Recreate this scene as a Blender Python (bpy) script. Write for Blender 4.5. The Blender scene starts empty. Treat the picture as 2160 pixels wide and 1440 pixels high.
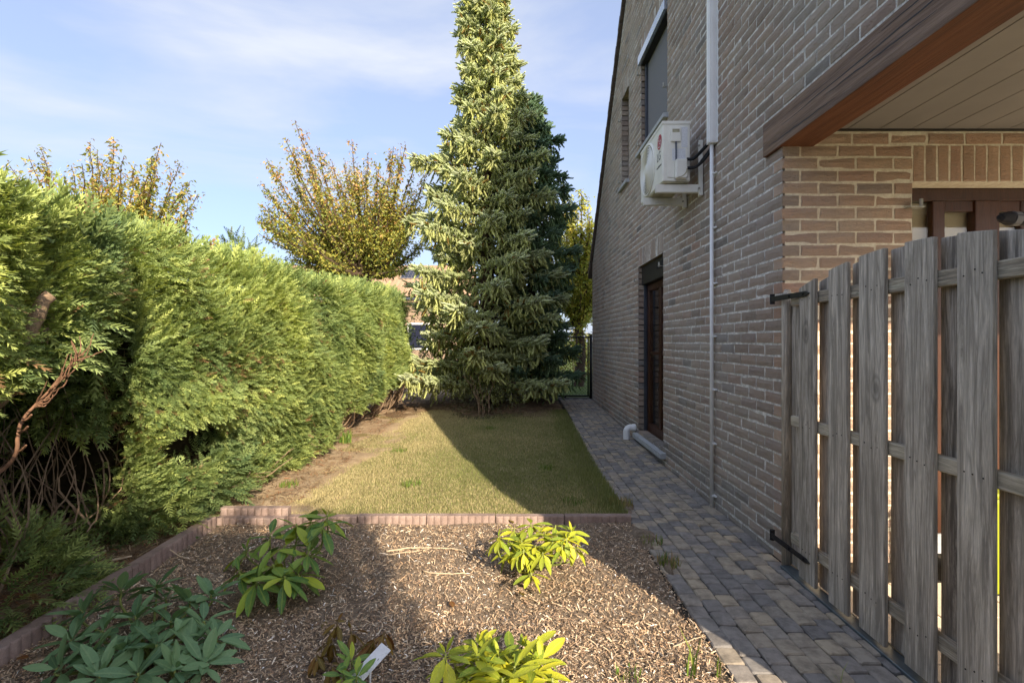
import bpy, bmesh, math, random
import numpy as np
from mathutils import Vector, Matrix, Quaternion

random.seed(7)
rng = np.random.default_rng(11)
SC = bpy.context.scene
COL = SC.collection

# ------------------------------------------------------------------ camera, sky, sun, exposure
cam_d = bpy.data.cameras.new("camera")
cam = bpy.data.objects.new("camera", cam_d)
COL.objects.link(cam)
cam.location = (0, 0, 1.30)
cam.rotation_euler = (math.radians(90), 0, 0)
cam_d.sensor_width = 36.0
cam_d.lens = 18.0
cam_d.clip_start = 0.05
cam_d.clip_end = 3000
SC.camera = cam

SUN_TO = Vector((0.38, -0.80, 0.454)).normalized()
SUN_EL = math.asin(SUN_TO.z)
SUN_ROT = math.atan2(SUN_TO.x, SUN_TO.y)

world = bpy.data.worlds.new("World")
SC.world = world
world.use_nodes = True
wn, wl = world.node_tree.nodes, world.node_tree.links
wn.clear()
sky = wn.new("ShaderNodeTexSky")
sky.sky_type = 'NISHITA'
sky.sun_disc = False
sky.sun_elevation = SUN_EL
sky.sun_rotation = SUN_ROT
sky.air_density = 0.6
sky.dust_density = 2.5
sky.ozone_density = 2.2
wtc = wn.new("ShaderNodeTexCoord")
wmap = wn.new("ShaderNodeMapping")
wmap.inputs['Rotation'].default_value = (0.0, math.radians(20), math.radians(12))
wmap.inputs['Scale'].default_value = (1.3, 1.3, 5.2)
wmap.inputs['Location'].default_value = (0.35, 0.1, 0.62)
cn = wn.new("ShaderNodeTexNoise")
cn.inputs['Scale'].default_value = 1.25
cn.inputs['Detail'].default_value = 6.0
cn.inputs['Roughness'].default_value = 0.52
cn.inputs['Distortion'].default_value = 0.35
cr = wn.new("ShaderNodeValToRGB")
cr.color_ramp.elements[0].position = 0.43
cr.color_ramp.elements[0].color = (0.62, 0.62, 0.62, 1)
cr.color_ramp.elements[1].position = 0.64
cr.color_ramp.elements[1].color = (0.90, 0.90, 0.90, 1)
cmix = wn.new("ShaderNodeMix")
cmix.data_type = 'RGBA'
cv = wn.new("ShaderNodeValToRGB")
cv.color_ramp.elements[0].position = 0.43
cv.color_ramp.elements[0].color = (0.55, 0.62, 0.82, 1)
cv.color_ramp.elements[1].position = 0.68
cv.color_ramp.elements[1].color = (0.88, 0.92, 1.0, 1)
cs = wn.new("ShaderNodeVectorMath"); cs.operation = 'SCALE'; cs.inputs['Scale'].default_value = 2.08
bg = wn.new("ShaderNodeBackground")
bg.inputs['Strength'].default_value = 0.145
wo = wn.new("ShaderNodeOutputWorld")
wl.new(wtc.outputs['Generated'], wmap.inputs['Vector'])
wl.new(wmap.outputs['Vector'], cn.inputs['Vector'])
wl.new(cn.outputs['Fac'], cr.inputs['Fac'])
wl.new(cr.outputs['Color'], cmix.inputs['Factor'])
wl.new(cn.outputs['Fac'], cv.inputs['Fac'])
wl.new(cv.outputs['Color'], cs.inputs[0])
wl.new(cs.outputs[0], cmix.inputs['B'])
wl.new(sky.outputs['Color'], cmix.inputs['A'])
wl.new(cmix.outputs['Result'], bg.inputs['Color'])
wl.new(bg.outputs['Background'], wo.inputs['Surface'])

sun_d = bpy.data.lights.new("sun", 'SUN')
sun_d.energy = 2.85
sun_d.angle = math.radians(0.53)
sun_d.color = (1.0, 0.84, 0.63)
sun = bpy.data.objects.new("sun", sun_d)
COL.objects.link(sun)
sun.rotation_euler = (-SUN_TO).to_track_quat('-Z', 'Y').to_euler()
sun.location = (6, -12, 9)

SC.view_settings.view_transform = 'Standard'
SC.view_settings.look = 'None'
SC.view_settings.exposure = 1.75
SC.view_settings.gamma = 1.0
SC.view_settings.use_curve_mapping = False
SC.render.engine = 'CYCLES'
SC.cycles.use_denoising = True
SC.cycles.max_bounces = 8
SC.cycles.transparent_max_bounces = 12


# ------------------------------------------------------------------ helpers: objects
def link(o, parent=None):
    COL.objects.link(o)
    if parent is not None:
        o.parent = parent
        o.matrix_parent_inverse = parent.matrix_basis.inverted()
    return o


def tag(o, label=None, cat=None, group=None, kind=None):
    if label: o["label"] = label
    if cat: o["category"] = cat
    if group: o["group"] = group
    if kind: o["kind"] = kind
    return o


def thing(name, loc, label, cat, group=None):
    o = bpy.data.objects.new(name, None)
    o.empty_display_size = 0.2
    o.location = loc
    link(o)
    return tag(o, label, cat, group)


def np_mesh(name, V, F, mat=None, col=None, smooth=False, rnd=None):
    """V (n,3); F (m,k) one face size; col (n,3) vertex colours; rnd (n,) per-piece random."""
    V = np.asarray(V, dtype=np.float32)
    F = np.asarray(F, dtype=np.int32)
    me = bpy.data.meshes.new(name)
    me.vertices.add(len(V))
    me.vertices.foreach_set("co", V.ravel())
    m, k = F.shape
    me.loops.add(m * k)
    me.loops.foreach_set("vertex_index", F.ravel())
    me.polygons.add(m)
    me.polygons.foreach_set("loop_start", np.arange(0, m * k, k, dtype=np.int32))
    me.polygons.foreach_set("loop_total", np.full(m, k, dtype=np.int32))
    if smooth:
        me.polygons.foreach_set("use_smooth", np.ones(m, dtype=bool))
    if col is not None:
        a = me.attributes.new("col", 'FLOAT_COLOR', 'POINT')
        c4 = np.ones((len(V), 4), dtype=np.float32)
        c4[:, :3] = col
        a.data.foreach_set("color", c4.ravel())
    if rnd is not None:
        a = me.attributes.new("rnd", 'FLOAT', 'POINT')
        a.data.foreach_set("value", np.asarray(rnd, dtype=np.float32))
    me.update(calc_edges=True)
    me.validate()
    if mat: me.materials.append(mat)
    return me


def obj(name, me, parent=None, loc=None):
    o = bpy.data.objects.new(name, me)
    if loc is not None: o.location = loc
    return link(o, parent)


class MB:
    """collects polygons (any size) and builds ONE mesh object"""
    def __init__(self):
        self.v, self.f = [], []

    def add(self, V, F):
        n = len(self.v)
        self.v += [tuple(p) for p in V]
        self.f += [tuple(i + n for i in f) for f in F]
        return self

    def box(self, lo, hi):
        x0, y0, z0 = lo; x1, y1, z1 = hi
        return self.add([(x0, y0, z0), (x1, y0, z0), (x1, y1, z0), (x0, y1, z0),
                         (x0, y0, z1), (x1, y0, z1), (x1, y1, z1), (x0, y1, z1)],
                        [(0, 3, 2, 1), (4, 5, 6, 7), (0, 1, 5, 4), (1, 2, 6, 5), (2, 3, 7, 6), (3, 0, 4, 7)])

    def tube(self, pts, rad, n=8, cap=True):
        V, F = tube_np(pts, rad, n)
        self.add(V, F)
        if cap:
            b = len(self.v) - len(V)
            self.f.append(tuple(b + i for i in reversed(range(n))))
            self.f.append(tuple(b + len(V) - n + i for i in range(n)))
        return self

    def prism(self, poly, axis, a, b):
        """poly: 2D outline in the two remaining axes, extruded along axis from a to b"""
        def p3(u, v, w):
            return {'x': (w, u, v), 'y': (u, w, v), 'z': (u, v, w)}[axis]
        n = len(poly)
        V = [p3(u, v, a) for u, v in poly] + [p3(u, v, b) for u, v in poly]
        F = [tuple(range(n)), tuple(reversed(range(n, 2 * n)))]
        F += [(i, i + n, (i + 1) % n + n, (i + 1) % n) for i in range(n)]
        return self.add(V, F)

    def build(self, name, mat, parent=None, bevel=0, seg=2, smooth=False, xf=None):
        bm = bmesh.new()
        vs = [bm.verts.new(p) for p in self.v]
        for f in self.f:
            try: bm.faces.new([vs[i] for i in f])
            except ValueError: pass
        bmesh.ops.recalc_face_normals(bm, faces=bm.faces)
        if bevel:
            bmesh.ops.bevel(bm, geom=list(bm.edges), offset=bevel, segments=seg, affect='EDGES', profile=0.6)
        if xf is not None:
            bmesh.ops.transform(bm, matrix=xf, verts=bm.verts)
        me = bpy.data.meshes.new(name)
        bm.to_mesh(me); bm.free()
        if smooth:
            me.polygons.foreach_set("use_smooth", np.ones(len(me.polygons), dtype=bool))
        if mat: me.materials.append(mat)
        return obj(name, me, parent)


def tube_np(pts, rad, n=6):
    pts = [Vector(p) for p in pts]
    V, F = [], []
    m = len(pts)
    if not hasattr(rad, '__len__'): rad = [rad] * m
    prev = None
    for i, p in enumerate(pts):
        d = (pts[min(i + 1, m - 1)] - pts[max(i - 1, 0)])
        d = d.normalized() if d.length > 1e-9 else Vector((0, 0, 1))
        u = prev if prev is not None else (Vector((1, 0, 0)) if abs(d.x) < .8 else Vector((0, 1, 0)))
        s = d.cross(u)
        if s.length < 1e-6: s = d.orthogonal()
        s.normalize(); u2 = s.cross(d).normalized(); prev = u2
        for k in range(n):
            a = 2 * math.pi * k / n
            V.append(p + (u2 * math.cos(a) + s * math.sin(a)) * rad[i])
    for i in range(m - 1):
        for k in range(n):
            F.append((i * n + k, i * n + (k + 1) % n, (i + 1) * n + (k + 1) % n, (i + 1) * n + k))
    return [tuple(v) for v in V], F


def inst(bV, bF, R, pos, col=None, colmul=None):
    """instance base geometry: R (n,3,3) columns = local axes (with scale), pos (n,3)"""
    n, k = len(pos), len(bV)
    V = np.einsum('nij,kj->nki', R, bV) + pos[:, None, :]
    F = (bF[None, :, :] + (np.arange(n) * k)[:, None, None]).reshape(-1, bF.shape[1])
    C = None
    if col is not None:
        C = np.repeat(col[:, None, :], k, axis=1)
        if colmul is not None: C = C * colmul[None, :, None]
        C = C.reshape(-1, 3)
    return V.reshape(-1, 3), F, C


def unit(a):
    return a / np.maximum(np.linalg.norm(a, axis=-1, keepdims=True), 1e-9)


def frame(d, roll_ref, s):
    """columns: d, side, normal scaled by s"""
    d = unit(d)
    side = unit(np.cross(roll_ref, d))
    nor = np.cross(d, side)
    R = np.stack([d, side, nor], axis=-1)
    return R * np.asarray(s).reshape(-1, 1, 1)


_ph = rng.uniform(0, 6.28, (8, 3, 8))
def wob(p, freq, k=0):
    """cheap smooth noise about -1..1 on (n,3)"""
    p = np.asarray(p, float)
    o = np.zeros(len(p))
    for j in range(8):
        w = np.array([math.sin(j * 2.1 + k), math.cos(j * 1.3 + k * .7), math.sin(j * .9 + 1.7 + k * 1.3)])
        o += np.sin((p @ w) * freq * (0.7 + .18 * j) + _ph[k % 8, 0, j]) * np.cos((p @ w[::-1]) * freq * .8 + _ph[k % 8, 1, j])
    return o / 3.0


def gz(y):
    return min(max(0.0, (y - 5.3) * 0.031), 0.20)
def gzn(y):
    return np.clip((np.asarray(y) - 5.3) * 0.031, 0.0, 0.20)


# ------------------------------------------------------------------ helpers: materials
class NT:
    def __init__(self, name):
        self.m = bpy.data.materials.new(name)
        self.m.use_nodes = True
        self.n, self.l = self.m.node_tree.nodes, self.m.node_tree.links
        self.n.clear()
        self.out = self.n.new("ShaderNodeOutputMaterial")
        self.b = self.n.new("ShaderNodeBsdfPrincipled")
        self.l.new(self.b.outputs[0], self.out.inputs['Surface'])

    def node(self, t, **kw):
        nd = self.n.new(t)
        for k, v in kw.items(): setattr(nd, k, v)
        return nd

    def set(self, sock, v):
        if isinstance(v, bpy.types.NodeSocket): self.l.new(v, sock)
        elif isinstance(v, (tuple, list)) and len(v) == 3 and sock.type == 'RGBA': sock.default_value = (*v, 1)
        else: sock.default_value = v

    def pos(self, scale=(1, 1, 1), rand=False):
        g = self.node("ShaderNodeNewGeometry").outputs['Position']
        mp = self.node("ShaderNodeMapping")
        mp.inputs['Scale'].default_value = scale
        self.l.new(g, mp.inputs['Vector'])
        if rand:
            oi = self.node("ShaderNodeObjectInfo").outputs['Random']
            ml = self.math('MULTIPLY', oi, 37.0)
            cmb = self.node("ShaderNodeCombineXYZ")
            for i in range(3): self.l.new(ml, cmb.inputs[i])
            self.l.new(cmb.outputs[0], mp.inputs['Location'])
        return mp.outputs[0]

    def noise(self, vec, scale, detail=4, rough=.55, dist=0):
        nd = self.node("ShaderNodeTexNoise")
        self.l.new(vec, nd.inputs['Vector'])
        nd.inputs['Scale'].default_value = scale
        nd.inputs['Detail'].default_value = detail
        nd.inputs['Roughness'].default_value = rough
        nd.inputs['Distortion'].default_value = dist
        return nd.outputs['Fac']

    def ramp(self, fac, stops, interp='LINEAR'):
        r = self.node("ShaderNodeValToRGB")
        r.color_ramp.interpolation = interp
        e = r.color_ramp.elements
        while len(e) < len(stops): e.new(0.5)
        for i, (p, c) in enumerate(stops):
            e[i].position = p
            e[i].color = (*c, 1) if hasattr(c, '__len__') else (c, c, c, 1)
        self.l.new(fac, r.inputs['Fac'])
        return r.outputs['Color']

    def mix(self, fac, a, b, mode='MIX'):
        m = self.node("ShaderNodeMix", data_type='RGBA', blend_type=mode)
        self.set(m.inputs['Factor'], fac); self.set(m.inputs['A'], a); self.set(m.inputs['B'], b)
        return m.outputs['Result']

    def math(self, op, a, b=0.0):
        m = self.node("ShaderNodeMath", operation=op)
        self.set(m.inputs[0], a); self.set(m.inputs[1], b)
        return m.outputs[0]

    def attr(self, name, out='Color'):
        a = self.node("ShaderNodeAttribute", attribute_name=name)
        return a.outputs[out]

    def piece(self):
        """0..1 random per piece: object random plus the per-piece attribute of joined meshes"""
        oi = self.node("ShaderNodeObjectInfo").outputs['Random']
        return self.math('FRACT', self.math('ADD', oi, self.attr('rnd', 'Fac')))

    def bump(self, h, strength=.5, dist=.01):
        b = self.node("ShaderNodeBump")
        b.inputs['Strength'].default_value = strength
        b.inputs['Distance'].default_value = dist
        self.l.new(h, b.inputs['Height'])
        self.l.new(b.outputs[0], self.b.inputs['Normal'])

    def done(self, color, rough=.7, spec=.3, metal=0.0):
        self.set(self.b.inputs['Base Color'], color)
        self.set(self.b.inputs['Roughness'], rough)
        self.b.inputs['Specular IOR Level'].default_value = spec
        self.b.inputs['Metallic'].default_value = metal
        return self.m


def m_plain(name, color, rough=.5, spec=.4, metal=0.0, grime=.18, scale=9.0, bump=0.0):
    t = NT(name)
    v = t.pos()
    n = t.noise(v, scale, 5, .6)
    dark = tuple(c * (1 - grime) for c in color)
    lite = tuple(min(1, c * (1 + grime * .5)) for c in color)
    c = t.ramp(n, [(.3, dark), (.7, lite)])
    if bump: t.bump(t.noise(v, scale * 8, 4), .4, bump)
    return t.done(c, rough, spec, metal)


def m_brick(name, stops, weather=0.0):
    t = NT(name)
    r = t.piece()
    base = t.ramp(r, stops)
    v = t.pos()
    blot = t.ramp(t.noise(v, 22, 6, .72), [(.36, 0.0), (.68, 1.0)])
    c = t.mix(t.math('MULTIPLY', blot, .38), base, t.mix(.5, base, (.10, .085, .078)))
    spots = t.ramp(t.noise(v, 7, 3, .5), [(.60, 0.0), (.74, 1.0)])
    c = t.mix(t.math('MULTIPLY', spots, .15), c, (.15, .13, .115))
    pale = t.ramp(t.noise(v, 34, 6, .78), [(.50, 0.0), (.66, 1.0)])
    c = t.mix(t.math('MULTIPLY', pale, .30 + weather), c, (.50, .44, .37))
    if weather:
        big = t.ramp(t.noise(v, .9, 5, .65), [(.38, 0.0), (.70, 1.0)])
        c = t.mix(t.math('ADD', t.math('MULTIPLY', big, .40), .20), c, (.58, .545, .49))
    vs = t.pos((1, 1, 2.2))
    h = t.math('ADD', t.noise(vs, 38, 6, .7, .8), t.math('MULTIPLY', t.noise(v, 190, 3, .6), .35))
    t.bump(h, 1.0, .022)
    return t.done(c, .92, .15)


M = {}
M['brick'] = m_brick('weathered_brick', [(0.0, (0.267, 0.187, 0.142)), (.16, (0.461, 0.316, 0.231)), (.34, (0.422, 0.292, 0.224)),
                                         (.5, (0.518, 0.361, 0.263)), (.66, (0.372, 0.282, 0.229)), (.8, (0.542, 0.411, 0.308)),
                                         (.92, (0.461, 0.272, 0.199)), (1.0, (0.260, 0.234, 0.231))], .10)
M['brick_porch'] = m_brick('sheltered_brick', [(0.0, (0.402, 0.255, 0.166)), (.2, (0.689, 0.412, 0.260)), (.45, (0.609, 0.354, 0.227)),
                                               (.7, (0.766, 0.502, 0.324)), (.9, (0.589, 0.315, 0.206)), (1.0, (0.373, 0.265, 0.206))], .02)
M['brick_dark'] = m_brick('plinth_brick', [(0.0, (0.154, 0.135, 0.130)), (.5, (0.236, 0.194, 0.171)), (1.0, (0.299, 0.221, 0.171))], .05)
def m_mortar(name, a, b):
    t = NT(name); v = t.pos()
    c = t.ramp(t.noise(v, 24, 8, .8), [(.38, a), (.60, b)])
    t.bump(t.noise(v, 140, 4, .7), .6, .006)
    return t.done(c, .95, .1)
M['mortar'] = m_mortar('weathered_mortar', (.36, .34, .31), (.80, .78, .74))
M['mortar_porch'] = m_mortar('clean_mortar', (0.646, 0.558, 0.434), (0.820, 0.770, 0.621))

def m_wood(name, stops, axis='z', rough=.8, spec=.2, cracks=.6, fine=1.0, gloss_noise=False):
    t = NT(name)
    sc = {'z': (1, 1, .06), 'y': (1, .06, 1), 'x': (.06, 1, 1)}[axis]
    v = t.pos(sc, True)
    n1 = t.noise(v, 30 * fine, 8, .75, .8)
    n2 = t.noise(v, 150 * fine, 5, .7)
    c = t.ramp(n1, stops)
    crk = t.ramp(t.noise(v, 9 * fine, 3, .5, 1.2), [(.485, 0.0), (.5, 1.0), (.515, 0.0)])
    c = t.mix(t.math('MULTIPLY', crk, .55), c, tuple(x * .3 for x in stops[0][1]))
    c = t.mix(t.math('MULTIPLY', t.ramp(n2, [(.42, 1.0), (.62, 0.0)]), .5), c, tuple(x * .45 for x in stops[0][1]))
    r = t.piece()
    c = t.mix(.24, c, t.ramp(r, [(0, tuple(x * .38 for x in stops[-1][1])), (1, tuple(min(1, x * 1.25) for x in stops[-1][1]))]), 'MIX')
    # knots
    vk = t.pos((1, 1, .55) if axis == 'z' else (1, .55, 1), True)
    vo = t.node("ShaderNodeTexVoronoi")
    vo.inputs['Scale'].default_value = 3.6
    t.l.new(vk, vo.inputs['Vector'])
    kn = t.ramp(vo.outputs['Distance'], [(.04, 1.0), (.075, .35), (.10, .75), (.14, 0.0)])
    c = t.mix(t.math('MULTIPLY', kn, .55), c, tuple(x * .35 for x in stops[0][1]))
    h = t.math('ADD', n1, t.math('MULTIPLY', n2, cracks))
    t.bump(h, .8, .006)
    return t.done(c, rough, spec)
M['grey_wood'] = m_wood('weathered_grey_wood', [(.40, (0.137, 0.119, 0.099)), (.5, (0.470, 0.416, 0.350)), (.60, (0.766, 0.701, 0.611))])
M['grey_rail'] = m_wood('weathered_rail_wood', [(.36, (0.146, 0.123, 0.098)), (.5, (0.477, 0.401, 0.315)), (.64, (0.738, 0.703, 0.564))], 'y')
M['beam'] = m_wood('varnished_beam_wood', [(.25, (.075, .030, .016)), (.5, (.16, .060, .026)), (.75, (.26, .115, .055))], 'y', .42, .5, .5, .8)
def m_beam():
    t = NT('beam_wood_weathered_outside')
    v = t.pos((1, .05, 1))
    n1 = t.noise(v, 30, 6, .65, .5); n2 = t.noise(v, 130, 4, .6)
    inner = t.ramp(n1, [(.25, (.062, .026, .014)), (.5, (.135, .052, .025)), (.75, (.21, .09, .045))])
    outer = t.ramp(n1, [(.3, (.080, .046, .030)), (.5, (.165, .10, .064)), (.7, (.28, .185, .13))])
    outer = t.mix(t.math('MULTIPLY', t.ramp(n2, [(.56, 0.0), (.72, 1.0)]), .5), outer, (.26, .21, .19))
    g = t.node("ShaderNodeNewGeometry")
    sp = t.node("ShaderNodeSeparateXYZ"); t.l.new(g.outputs['True Normal'], sp.inputs[0])
    f = t.ramp(t.math('MULTIPLY', sp.outputs[0], -1.0), [(.4, 0.0), (.7, 1.0)])
    t.bump(t.math('ADD', n1, t.math('MULTIPLY', n2, .6)), .7, .006)
    return t.done(t.mix(f, inner, outer), .58, .3)
M['beam'] = m_beam()
M['frame_wood'] = m_wood('brown_frame_wood', [(.25, (.035, .012, .006)), (.5, (.068, .023, .010)), (.75, (.10, .036, .015))], 'z', .35, .5, .2)

M['pvc_white'] = m_plain('white_plastic', (.86, .87, .88), .38, .45, 0, .08, 5)
M['ac_white'] = m_plain('off_white_metal', (.80, .79, .73), .42, .45, 0, .10, 6)
M['ac_dirty'] = m_plain('dirty_off_white_metal', (.46, .43, .30), .6, .3, 0, .5, 14)
M['dark_void'] = m_plain('dark_plastic', (.02, .02, .022), .55, .3)
M['black_iron'] = m_plain('black_iron', (.018, .018, .022), .5, .45, .3, .3, 20)
M['rubber'] = m_plain('black_rubber_foam', (.017, .018, .022), .7, .3, 0, .3, 30, .002)
M['red_logo'] = m_plain('red_print', (.42, .012, .04), .4, .4, 0, .05)
M['grey_print'] = m_plain('grey_print', (.12, .12, .125), .5, .3, 0, .05)
M['paper'] = m_plain('paper_sticker', (.72, .74, .78), .6, .3, 0, .15, 90)
M['screen'] = m_plain('grey_screen_fabric', (.21, .21, .225), .85, .15, 0, .08, 300)
M['alu_grey'] = m_plain('anthracite_aluminium', (.09, .10, .125), .32, .5, .5, .1, 9)
M['alu_pale'] = m_plain('pale_coated_metal', (.42, .48, .58), .22, .6, .75, .06, 6)
M['black_paint'] = m_plain('black_brown_metal', (.028, .024, .022), .42, .45, 0, .2, 12)
M['stone'] = m_plain('blue_stone', (.44, .46, .485), .7, .3, 0, .22, 25, .002)
M['zinc'] = m_plain('galvanised_pin', (.42, .41, .36), .5, .5, .6, .3, 30)
M['soffit'] = m_plain('taupe_soffit', (.235, .225, .215), .55, .3, 0, .07, 5)
M['steel_strip'] = m_plain('steel_strip', (.15, .19, .22), .45, .5, .7, .3, 12)
M['rock'] = m_plain('pale_rock', (.30, .25, .19), .9, .2, 0, .4, 18, .01)
M['dark_tile'] = m_plain('dark_roof_tile', (.10, .078, .066), .8, .2, 0, .35, 14, .004)
M['bark'] = m_plain('rough_bark', (.105, .075, .052), .95, .1, 0, .45, 22, .02)
M['bark_brown'] = m_plain('brown_twig_bark', (.30, .215, .145), .9, .15, 0, .45, 28, .006)
M['bark_red'] = m_plain('reddish_dead_bark', (.22, .125, .08), .85, .15, 0, .4, 28, .004)
M['green_stem'] = m_plain('pale_green_stem', (.26, .30, .085), .6, .3, 0, .3, 40)
M['pale_stick'] = m_plain('dry_pale_stick', (.55, .44, .31), .85, .15, 0, .25, 40, .002)
M['lime'] = m_plain('lime_plastic', (.27, .30, .010), .5, .4, 0, .08)
M['curtain'] = m_plain('beige_blind', (.50, .43, .31), .9, .1, 0, .06, 2)
M['house_wall'] = m_plain('pale_render', (.30, .22, .16), .9, .1, 0, .12, 3)

t = NT('window_glass')
gl = t.node("ShaderNodeBsdfGlossy"); gl.inputs['Roughness'].default_value = .01
tr = t.node("ShaderNodeBsdfTransparent"); tr.inputs['Color'].default_value = (.95, .96, .95, 1)
lw = t.node("ShaderNodeLayerWeight"); lw.inputs['Blend'].default_value = .5
fc = t.math('ADD', t.math('MULTIPLY', t.math('POWER', lw.outputs['Facing'], 4.0), .9), .05)
mx = t.node("ShaderNodeMixShader")
t.l.new(fc, mx.inputs[0]); t.l.new(tr.outputs[0], mx.inputs[1]); t.l.new(gl.outputs[0], mx.inputs[2])
t.l.new(mx.outputs[0], t.out.inputs['Surface'])
M['glass'] = t.m

def m_foliage(name, trans=.22, rough=.55, spec=.25):
    t = NT(name)
    c = t.attr('col')
    t.done(c, rough, spec)
    tl = t.node("ShaderNodeBsdfTranslucent")
    t.l.new(t.mix(1.0, c, (1.25, 1.15, .55), 'MULTIPLY'), tl.inputs['Color'])
    ms = t.node("ShaderNodeMixShader"); ms.inputs[0].default_value = trans
    t.l.new(t.b.outputs[0], ms.inputs[1]); t.l.new(tl.outputs[0], ms.inputs[2])
    t.l.new(ms.outputs[0], t.out.inputs['Surface'])
    return t.m
M['foliage'] = m_foliage('conifer_foliage', .34)
M['leaf'] = m_foliage('broad_leaves', .32, .42, .4)
M['grass'] = m_foliage('grass_blades', .25)
def m_attr(name, rough=.9, spec=.15):
    t = NT(name)
    return t.done(t.attr('col'), rough, spec)
M['chips'] = m_attr('bark_chip_wood')
M['litter'] = m_attr('dry_litter')

def m_rhodo(name, stops, edge):
    t = NT(name)
    r = t.piece()
    c = t.ramp(r, stops)
    tc = t.node("ShaderNodeTexCoord").outputs['Object']
    sp = t.node("ShaderNodeSeparateXYZ"); t.l.new(tc, sp.inputs[0])
    ay = t.math('ABSOLUTE', sp.outputs[1])
    rib = t.ramp(ay, [(.012, 1.0), (.028, 0.0)])
    c = t.mix(t.math('MULTIPLY', rib, .55), c, edge)
    nz = t.noise(tc, 9, 4, .6)
    c = t.mix(t.math('MULTIPLY', t.ramp(nz, [(.5, 0.0), (.75, 1.0)]), .35), c, edge)
    sps = t.ramp(t.noise(t.pos(), 120, 3, .6), [(.66, 0.0), (.72, 1.0)])
    c = t.mix(t.math('MULTIPLY', sps, .6), c, (.16, .09, .03))
    wv = t.noise(tc, 26, 3, .5)
    t.bump(wv, .25, .01)
    t.done(c, .46, .35)
    tl = t.node("ShaderNodeBsdfTranslucent")
    t.l.new(t.mix(1.0, c, (1.3, 1.2, .5), 'MULTIPLY'), tl.inputs['Color'])
    ms = t.node("ShaderNodeMixShader"); ms.inputs[0].default_value = .2
    t.l.new(t.b.outputs[0], ms.inputs[1]); t.l.new(tl.outputs[0], ms.inputs[2])
    t.l.new(ms.outputs[0], t.out.inputs['Surface'])
    return t.m
M['rh_blue'] = m_rhodo('blue_green_leaf', [(0, (.105, .21, .105)), (.5, (.16, .285, .135)), (1, (.215, .35, .165))], (.25, .37, .18))
M['rh_mid'] = m_rhodo('mid_green_leaf', [(0, (0.081, 0.188, 0.056)), (.5, (0.163, 0.288, 0.069)), (.8, (0.312, 0.425, 0.056)), (1, (0.438, 0.512, 0.050))], (0.325, 0.413, 0.075))
M['rh_yellow'] = m_rhodo('yellow_green_leaf', [(0, (0.188, 0.288, 0.037)), (.4, (0.362, 0.425, 0.037)), (.8, (0.500, 0.525, 0.035)), (1, (0.587, 0.537, 0.037))], (0.450, 0.475, 0.075))
M['rh_dead'] = m_rhodo('withered_leaf', [(0, (.13, .10, .02)), (.5, (.20, .13, .03)), (1, (.20, .075, .03))], (.3, .24, .06))

def m_paver():
    t = NT('concrete_paver')
    r = t.piece()
    c = t.ramp(r, [(0, (.235, .222, .215)), (.22, (.285, .27, .258)), (.42, (.33, .30, .275)), (.56, (.385, .335, .275)),
                   (.70, (.43, .37, .29)), (.84, (.48, .405, .305)), (1.0, (.35, .32, .285))])
    v = t.pos()
    n = t.noise(v, 14, 5, .65)
    c = t.mix(t.math('MULTIPLY', t.ramp(n, [(.42, 0.0), (.7, 1.0)]), .6), c, (.065, .058, .055))
    g = t.noise(v, 330, 3, .6)
    c = t.mix(t.math('MULTIPLY', t.ramp(g, [(.55, 0.0), (.72, 1.0)]), .35), c, (.42, .38, .33))
    t.bump(t.math('ADD', t.noise(v, 45, 5, .7), t.math('MULTIPLY', g, .6)), .6, .008)
    return t.done(c, .88, .2)
M['paver'] = m_paver()

def m_ground(name, stops, scale, bump=.02, fine=90):
    t = NT(name); v = t.pos()
    n = t.noise(v, scale, 7, .65, .3)
    f = t.noise(v, fine, 5, .7)
    c = t.ramp(t.math('ADD', t.math('MULTIPLY', n, .65), t.math('MULTIPLY', f, .35)), stops)
    t.bump(t.math('ADD', n, f), .8, bump)
    return t.done(c, .95, .08)
M['soil'] = m_ground('bare_soil', [(.3, (0.200, 0.144, 0.094)), (.5, (0.400, 0.300, 0.200)), (.7, (0.575, 0.463, 0.325))], 4)
M['litter_soil'] = m_ground('needle_litter_soil', [(.3, (0.084, 0.059, 0.042)), (.5, (0.196, 0.137, 0.087)), (.7, (0.364, 0.259, 0.161))], 7, .02, 60)
M['mulch'] = m_ground('dark_mulch', [(.3, (.10, .08, .062)), (.5, (.26, .205, .155)), (.7, (.46, .37, .28))], 20, .02, 110)
M['turf'] = m_ground('thin_dry_turf', [(.3, (.15, .145, .06)), (.5, (.27, .235, .115)), (.7, (.42, .355, .20))], 3, .01, 120)
M['far_grass'] = m_ground('rough_grass', [(.3, (.05, .075, .02)), (.5, (.09, .13, .035)), (.7, (.17, .18, .07))], 1.2, .02, 20)
M['joint_sand'] = m_ground('dark_joint_sand', [(.3, (.022, .020, .018)), (.5, (.045, .040, .034)), (.7, (.085, .072, .055))], 12, .004, 160)
M['edging'] = m_ground('pink_concrete', [(.3, (.20, .145, .125)), (.5, (.32, .24, .21)), (.7, (.44, .345, .305))], 9, .004, 200)
M['terrace'] = m_ground('beige_terrace_tile', [(.3, (0.585, 0.503, 0.386)), (.5, (0.725, 0.632, 0.503)), (.7, (0.819, 0.725, 0.585))], 2, .001, 60)

t = NT('orange_roof_tile'); v = t.pos()
M['far_tile'] = t.done(t.ramp(t.noise(v, 3.0, 6, .75), [(.25, (.25, .16, .105)), (.5, (.33, .225, .155)), (.75, (.41, .29, .21))]), .85, .15)
t = NT('solar_cell'); v = t.pos()
M['solar'] = t.done((.012, .014, .035), .18, .6)

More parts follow.
